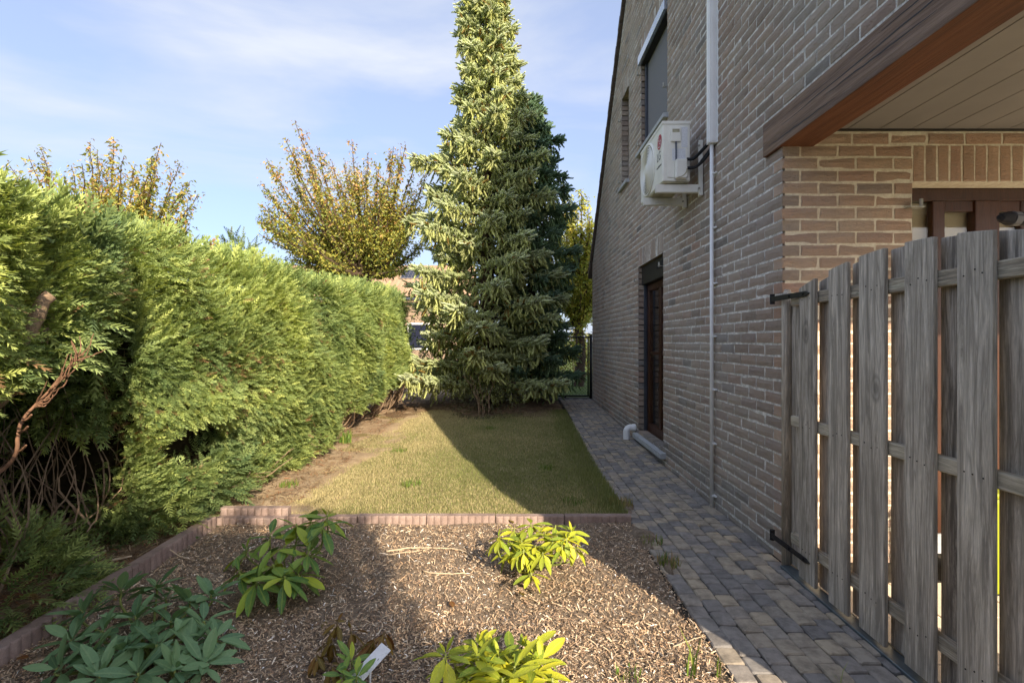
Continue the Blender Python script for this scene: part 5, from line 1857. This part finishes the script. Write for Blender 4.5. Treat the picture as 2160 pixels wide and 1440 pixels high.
# ------------------------------------------------------------------ wire gate at the end of the path
wg = thing('wire_gate', (1.2, 10.35, gz(10.35)), 'black chain-link gate at the end of the paved path', 'gate')
GY = 10.32
g0 = gz(GY)
x0, x1 = .45, 1.565
mb = MB(); mb.tube([(1.588, GY, g0 - .05), (1.588, GY, 1.44)], .03, 10); mb.build('post', M['black_iron'], wg, smooth=True)
mb = MB(); mb.tube([(.42, GY, g0 - .05), (.42, GY, 1.44)], .03, 10); mb.build('post', M['black_iron'], wg, smooth=True)
for z in (1.385, g0 + .05):
    mb = MB(); mb.tube([(x0, GY, z), (x1, GY, z)], .017, 8); mb.build('rail', M['black_iron'], wg, smooth=True)
mb = MB(); mb.tube([(x1 - .03, GY, g0 + .051), (x1 - .03, GY, 1.384)], .015, 8); mb.build('stile', M['black_iron'], wg, smooth=True)
mb = MB().box((1.03, GY - .02, g0 + .01), (1.09, GY + .02, g0 + .05)); mb.build('bolt_plate', M['black_iron'], wg)
mb = MB()
H = 1.385 - g0 - .05; Wd = x1 - x0 - .03
st = .062
for s in (-1, 1):
    k = -int(H / st) - 1
    while k * st < Wd + H:
        pts = []
        for zz in np.linspace(0, H, 2):
            xx = (k * st + zz) if s > 0 else (k * st + H - zz)
            pts.append((xx, zz))
        (xa, za), (xb, zb) = pts
        # clip to the frame
        if xa != xb:
            def at(xc): return za + (zb - za) * (xc - xa) / (xb - xa)
            lo, hi = sorted((xa, xb))
            lo2, hi2 = max(lo, 0), min(hi, Wd)
            if hi2 - lo2 > .02:
                p, q = (lo2, at(lo2)), (hi2, at(hi2))
                mb.tube([(x0 + p[0], GY + .003 * s, g0 + .05 + p[1]), (x0 + q[0], GY + .003 * s, g0 + .05 + q[1])], .0022, 3, False)
        k += 1
mb.build('wire_mesh', M['black_iron'], wg)["kind"] = 'stuff'

# ------------------------------------------------------------------ far house with tiled roof
HY, HYE = 28.0, 24.6
hz0, hz1 = 1.3 + (721 - 566) / 1080 * HY, 1.3 + (721 - 628) / 1080 * HYE
hx0, hx1 = -13.2, -2.0
fh = thing('distant_house', (-7.5, 27, .2), 'distant house with orange tiled roof and solar panel between tree and spruce', 'house')
MB().box((hx0 + .4, HYE + .35, -.1), (hx1 - .4, 31.5, hz1 - .05)).prism([(HYE + .35, hz1 - .05), (31.5, hz1 - .05), (HY, hz0 - .2)], 'x', hx0 + .4, hx1 - .4).build('wall', M['house_wall'], fh)
def tile_roof():
    rows, per = 13, 6
    cols = int((hx1 - hx0) / .23)
    xs = np.linspace(hx0, hx1, cols * per + 1)
    wave = .035 * np.abs(np.sin(np.pi * np.arange(len(xs)) / per)) 
    V, F = [], []
    sl = Vector((0, HY - HYE, hz0 - hz1)); nrm = Vector((0, -sl.z, sl.y)).normalized()
    for r_ in range(rows):
        for e in (0, 1):
            t_ = (r_ + e) / rows
            base = Vector((0, HYE + (HY - HYE) * t_, hz1 + (hz0 - hz1) * t_))
            for i_, x_ in enumerate(xs):
                p = base + nrm * (wave[i_] + (.05 if e == 0 else .0))
                V.append((x_, p.y, p.z))
    m_ = len(xs)
    for r_ in range(rows * 2 - 1):
        for i_ in range(m_ - 1):
            F.append((r_ * m_ + i_, r_ * m_ + i_ + 1, (r_ + 1) * m_ + i_ + 1, (r_ + 1) * m_ + i_))
    o = obj('roof', np_mesh('roof', V, F, M['far_tile']), fh)
    return o, nrm, sl
rf, RN, RSL = tile_roof()
MB().prism([(HY - .02, hz0), (HY + .1, hz0 + .1), (HY + .22, hz0), (31.8, hz1), (31.6, hz1 - .12), (HY + .1, hz0 - .1)], 'x', hx0, hx1).build('rear_slope', M['far_tile'], rf)
rm = MB()
xx = hx0
while xx < hx1:
    rm.tube([(xx, HY + .08, hz0 + .04), (min(xx + .38, hx1), HY + .08, hz0 + .05)], [.10, .115], 8); xx += .37
rm.build('ridge_tile', M['far_tile'], rf)
MB().box((hx0, HYE - .12, hz1 - .13), (hx1, HYE + .02, hz1 - .01)).build('gutter', M['alu_grey'], rf, .02, 2)
def on_roof(x, t_, off=.0):
    b = Vector((x, HYE, hz1)) + RSL * t_ + RN * off
    return b
sp0, sp1 = (854 - 1080) / 1080 * 27.6, (893 - 1080) / 1080 * 27.0
pv = MB()
c4 = [on_roof(sp0, .55, .10), on_roof(sp1, .55, .10), on_roof(sp1, .93, .10), on_roof(sp0, .93, .10)]
b4 = [on_roof(sp0, .55, .06), on_roof(sp1, .55, .06), on_roof(sp1, .93, .06), on_roof(sp0, .93, .06)]
pv.add([tuple(p) for p in b4 + c4], [(3, 2, 1, 0), (4, 5, 6, 7), (0, 1, 5, 4), (1, 2, 6, 5), (2, 3, 7, 6), (3, 0, 4, 7)])
pvo = pv.build('solar_panel', M['solar'], rf)
gb = MB()
for k in range(7):
    xx = sp0 + (sp1 - sp0) * k / 6
    a, b = on_roof(xx, .55, .104), on_roof(xx, .93, .104)
    gb.tube([a, b], .006 if k not in (0, 6) else .02, 4)
for k in range(7):
    t_ = .55 + .38 * k / 6
    gb.tube([on_roof(sp0, t_, .104), on_roof(sp1, t_, .104)], .006 if k not in (0, 6) else .02, 4)
gb.build('panel_frame', M['zinc'], pvo)
# arched dormer
dx, dz = (812 - 1080) / 1080 * 25.2, 1.3 + (721 - 628) / 1080 * 25.2
n = 14
arc = [(dx + .55 * math.cos(a), dz - .25 + .62 * math.sin(a)) for a in np.linspace(0, math.pi, n)]
dm = MB().prism(arc + [(dx - .55, dz - .9), (dx + .55, dz - .9)], 'y', 24.5, 26.2).build('dormer', M['alu_grey'], rf)
arc2 = [(dx + .42 * math.cos(a), dz - .25 + .48 * math.sin(a)) for a in np.linspace(0, math.pi, n)]
MB().prism(arc2 + [(dx - .42, dz - .8), (dx + .42, dz - .8)], 'y', 24.44, 24.495).build('dormer_window', M['solar'], dm)
for k in range(3):
    wx = -11.5 + k * 3.2
    w_ = MB().box((wx, HYE + .30, .9), (wx + 1.2, HYE + .349, 2.2)).build('window', M['pvc_white'], fh)
    MB().box((wx + .08, HYE + .28, .98), (wx + 1.12, HYE + .299, 2.12)).build('pane', M['solar'], w_)

# ------------------------------------------------------------------ rhododendrons
def rh_leaf_geo(seed):
    r = random.Random(seed)
    ts = [0, .10, .30, .52, .75, .92, 1.0]
    ws = [.012, .07, .150, .168, .135, .065, .004]
    cv = r.uniform(.05, .22)
    V, F = [], []
    V += [(-.16, -.012, .0), (-.16, 0, .006), (-.16, .012, .0)]
    for t_, w in zip(ts, ws):
        z = -cv * t_ * t_ + r.uniform(-.004, .004)
        tw_ = r.uniform(-.008, .008)
        V += [(t_, -w, z + .035 * w / .168 - tw_), (t_, 0, z - .012), (t_, w, z + .035 * w / .168 + tw_)]
    for i in range(len(ts)):
        for k in range(2):
            a = i * 3 + k
            F.append((a, a + 1, a + 4, a + 3))
    return V, F
RHG = [rh_leaf_geo(s) for s in range(6)]
rh_mes = {m_: [poly_mesh('leaf', V, F, M[m_], True) for V, F in RHG] for m_ in ('rh_blue', 'rh_mid', 'rh_yellow', 'rh_dead')}

def rhodo(name, label, base, whorls, mat, leaf_len, stem_r=.006, seed=1, n_leaf=(7, 10), droop=0.0, cat='shrub', stem_mat='green_stem'):
    """whorls: list of tip positions (x,y,z)"""
    r = random.Random(seed)
    t = thing(name, base, label, cat)
    B = Vector(base)
    st_ = MB()
    for (x, y, z) in whorls:
        T = Vector((x, y, z))
        hub = B + Vector((T.x - B.x, T.y - B.y, 0)) * .25 + Vector((0, 0, (T.z - B.z) * .25))
        low = T - Vector((0, 0, min(.10, (T.z - B.z) * .4))) - (T - B) * .05
        sm, rr = limb([tuple(B - Vector((0, 0, .03))), tuple(hub), tuple(low), tuple(T)], stem_r, stem_r * .65, k=4, wobble=.003)
        st_.tube(sm, rr, 6)
        ax = (T - low).normalized()
        ax = (ax + Vector((r.uniform(-.25, .25), r.uniform(-.25, .25), 0))).normalized()
        ux = ax.orthogonal().normalized(); uy = ax.cross(ux)
        n = r.randint(*n_leaf)
        a0 = r.uniform(0, 6.28)
        young = 2 if r.random() < .6 else 0
        for k in range(n + young):
            if k < n:
                a = a0 + k * 2.399
                el = r.uniform(-.55, .45) - droop + .25 * (k / n)
                L = leaf_len * r.uniform(.75, 1.15)
            else:
                a = a0 + k * 2.2; el = r.uniform(.8, 1.2); L = leaf_len * r.uniform(.35, .55)
            d = (ux * math.cos(a) + uy * math.sin(a)) * math.cos(el) + ax * math.sin(el)
            d.normalize()
            side = ax.cross(d)
            if side.length < 1e-3: side = ux
            side.normalize()
            side = (Quaternion(d, r.uniform(-.35, .35)) @ side)
            nn = d.cross(side)
            rot = Matrix((d, side, nn)).transposed().to_4x4()
            p = T + d * L * .16 - ax * (.02 * (1 - k / (n + young)))
            o = bpy.data.objects.new('leaf', rh_mes[mat][r.randrange(6)])
            o.matrix_basis = Matrix.Translation(p) @ rot @ Matrix.Diagonal((L, L * r.uniform(.9, 1.15), L, 1))
            link(o, t)
    st_.build('stem', M[stem_mat], t, smooth=True)
    return t

def whorls_px(L):
    return [PXY(px, py, y) for px, py, y in L]
# large shaded plant lower left
W1 = [(175, 1290, 2.22), (255, 1245, 2.36), (330, 1235, 2.42), (400, 1265, 2.36), (445, 1255, 2.42), (150, 1350, 2.08), (215, 1330, 2.10), (285, 1300, 2.2), (360, 1310, 2.2), (430, 1310, 2.22),
      (190, 1385, 1.98), (260, 1370, 2.0), (330, 1360, 2.02), (400, 1360, 2.05), (455, 1345, 2.12), (120, 1410, 1.92), (210, 1425, 1.88), (290, 1420, 1.88), (370, 1410, 1.92), (430, 1400, 1.98), (350, 1260, 2.4), (300, 1345, 2.08)]
rhodo('rhododendron', 'wide blue-green rhododendron in shade at the lower left of the bed', (-1.48, 2.10, 0), whorls_px(W1), 'rh_blue', .112, .007, 3, (10, 12), -.28)
W2 = [(625, 1105, 2.78), (690, 1090, 2.82), (655, 1100, 2.95), (570, 1130, 2.80), (600, 1150, 2.72), (650, 1165, 2.66), (575, 1190, 2.62), (505, 1205, 2.58), (540, 1225, 2.5), (600, 1215, 2.5), (630, 1210, 2.6), (680, 1110, 2.7), (520, 1160, 2.95)]
rhodo('rhododendron', 'green and yellow leaved rhododendron half sunlit in front of the edging', (-1.17, 2.68, 0), whorls_px(W2), 'rh_mid', .135, .006, 5, (8, 11), .20)
W3 = [(1052, 1132, 2.78), (1085, 1115, 2.95), (1120, 1105, 2.98), (1100, 1140, 2.80), (1130, 1150, 2.74), (1165, 1140, 2.78), (1172, 1108, 2.95), (1205, 1120, 2.85), (1215, 1150, 2.78), (1185, 1150, 2.70), (1090, 1165, 2.72), (1070, 1160, 2.82), (1150, 1120, 2.92), (1120, 1208, 2.62), (1105, 1160, 2.70), (1145, 1165, 2.68), (1175, 1130, 2.85), (1080, 1140, 2.88), (1195, 1135, 2.75)]
rhodo('rhododendron', 'sunlit yellow-green rhododendron standing alone in the middle of the bed', (.085, 2.86, 0), whorls_px(W3), 'rh_yellow', .090, .006, 8, (9, 12), .38)
W4 = [(940, 1378, 1.72), (1008, 1385, 1.74), (1052, 1385, 1.78), (1085, 1405, 1.70), (1120, 1368, 1.86), (1100, 1365, 1.92), (1010, 1360, 1.9), (1125, 1410, 1.72), (1165, 1430, 1.66), (985, 1420, 1.66), (1060, 1430, 1.64), (960, 1400, 1.74), (1030, 1405, 1.72), (1075, 1378, 1.82), (1035, 1370, 1.84), (1140, 1390, 1.78)]
rhodo('rhododendron', 'bright yellow-green rhododendron cut off by the bottom edge of the picture', (-.06, 1.70, 0), whorls_px(W4), 'rh_yellow', .100, .006, 12, (9, 12), .15)
W5 = [(742, 1392, 1.95), (725, 1420, 1.88), (752, 1425, 1.86)]
rhodo('rhododendron_seedling', 'small green seedling beside the pale plant tag in the mulch', (-.62, 1.90, 0), whorls_px(W5), 'rh_mid', .075, .004, 15, (5, 7), -.25, 'plant')
W6 = [(668, 1378, 2.02), (700, 1400, 1.96), (712, 1310, 2.16), (740, 1325, 2.12), (790, 1345, 2.08), (810, 1330, 2.12), (700, 1345, 2.08)]
rhodo('withered_plant', 'withered yellow and brown drooping stalks in front of the small seedling', (-.68, 2.03, 0), whorls_px(W6), 'rh_dead', .075, .003, 18, (5, 8), .95, 'plant', 'bark_brown')

# plant tag
tg = thing('plant_tag', (-.555, 1.93, 0), 'weathered pale blue-white plant tag lying by the seedling', 'plant tag')
c_ = Vector(PXY(775, 1412, 1.93)); c_.z = .075
ang = math.radians(52)
mt = Matrix.Translation(c_) @ Matrix.Rotation(ang, 4, 'Z') @ Matrix.Rotation(math.radians(-22), 4, 'Y') @ Matrix.Rotation(math.radians(18), 4, 'X')
MB().box((-.095, -.026, -.0012), (.095, .026, .0012)).build('card', M['paper'], tg, .0008, 1, xf=mt)
mb = MB()
for k in range(7):
    mb.box((-.07 + k * .018, -.014 + (k % 3) * .006, .0013), (-.062 + k * .018, -.012 + (k % 3) * .006, .0016))
ring_pts = [(-.05 + .013 * math.cos(a), -.004 + .013 * math.sin(a), .0015) for a in np.linspace(0, 6.28, 17)]
V, F = tube_np(ring_pts, .0009, 4); mb.add(V, F)
mb.build('faded_print', M['grey_print'], tg, xf=mt)
mb = MB(); mb.tube([(-.53, 1.905, -.03), (-.528, 1.907, .07)], .004, 8); mb.build('stake', M['paper'], tg)

# ------------------------------------------------------------------ sticks, stone, fallen leaves
def stick(label, pts, r, mat='pale_stick', dz=.012):
    P_ = []
    for px, py in pts:
        y = 1.3 * 1080 / (py - 721)
        x = (px - 1080) / 1080 * y
        z = float(bed_z(np.array([[x, y, 0]]))[0]) if x > -2.0 else .04
        P_.append((x, y, z + dz))
    sm, rr = limb(P_, r, r * .6, k=5, wobble=.002)
    mb = MB(); mb.tube(sm, rr, 7)
    o = mb.build('stick', M[mat], None, smooth=True)
    tag(o, label, 'stick')
stick('long pale forked stick lying on the sunlit mulch', [(815, 1166), (860, 1158), (915, 1157), (960, 1160), (985, 1168), (1000, 1185)], .006)
stick('thin pale second strand beside the long stick on the mulch', [(818, 1172), (865, 1165), (905, 1160)], .004)
stick('short thin stick below the long pale stick on the mulch', [(893, 1207), (920, 1213), (955, 1213), (988, 1211)], .005)
stick('thick pale broken stick on the litter left of the edging', [(158, 1226), (190, 1204), (222, 1183)], .010, dz=.02)
stick('short white twig on the litter close to the edging', [(236, 1204), (255, 1200), (278, 1195)], .008, dz=.02)
stick('curved grey twig on the mulch below the bed corner', [(358, 1178), (385, 1176), (412, 1184)], .004)
stick('pale straw lying across the mulch at the path edge', [(1420, 1372), (1450, 1362), (1488, 1350)], .0025, dz=.02)

bm = bmesh.new()
bmesh.ops.create_icosphere(bm, subdivisions=3, radius=1)
for v in bm.verts:
    nn = 1 + .16 * math.sin(v.co.x * 3 + 1) * math.cos(v.co.y * 4) + .08 * math.sin(v.co.z * 7 + v.co.x * 5)
    v.co = Vector((v.co.x * .17 * nn, v.co.y * .13 * nn, v.co.z * .10 * nn))
me = bpy.data.meshes.new('boulder'); bm.to_mesh(me); bm.free(); me.materials.append(M['rock'])
o = obj('boulder', me, None, (-2.44, 3.74, .05)); tag(o, 'rounded pale stone at the foot of the hedge by the edging', 'stone')

lm = [poly_mesh('fallen_leaf', [(v[0], v[1] * 1.5, v[2]) for v in V[3:]], [tuple(i - 3 for i in f) for f in F if min(f) >= 3], M['rh_dead'], True) for V, F in RHG]
for k, (px, py, lab) in enumerate(((668 + 20, 1318, 'brown fallen leaf on shaded mulch near the withered plant'), (950, 1275, 'orange fallen leaf on the sunlit mulch above the front rhododendron'),
                                   (1072, 1100, 'small orange leaf lying against the pink edging'), (1095, 1255, 'curled brown leaf just below the middle rhododendron'),
                                   (60, 1395, 'orange leaf against the edging at the lower left'), (235, 1270, 'brown leaf beside the edging near the shaded rhododendron'))):
    y = 1.3 * 1080 / (py - 721); x = (px - 1080) / 1080 * y
    o = obj('fallen_leaf', lm[k % 6], None, (x, y, .016))
    o.rotation_euler = (random.uniform(-.3, .3), random.uniform(-.3, .3), random.uniform(0, 6.28))
    o.scale = (.055, .055, .055)
    tag(o, lab, 'fallen leaf')
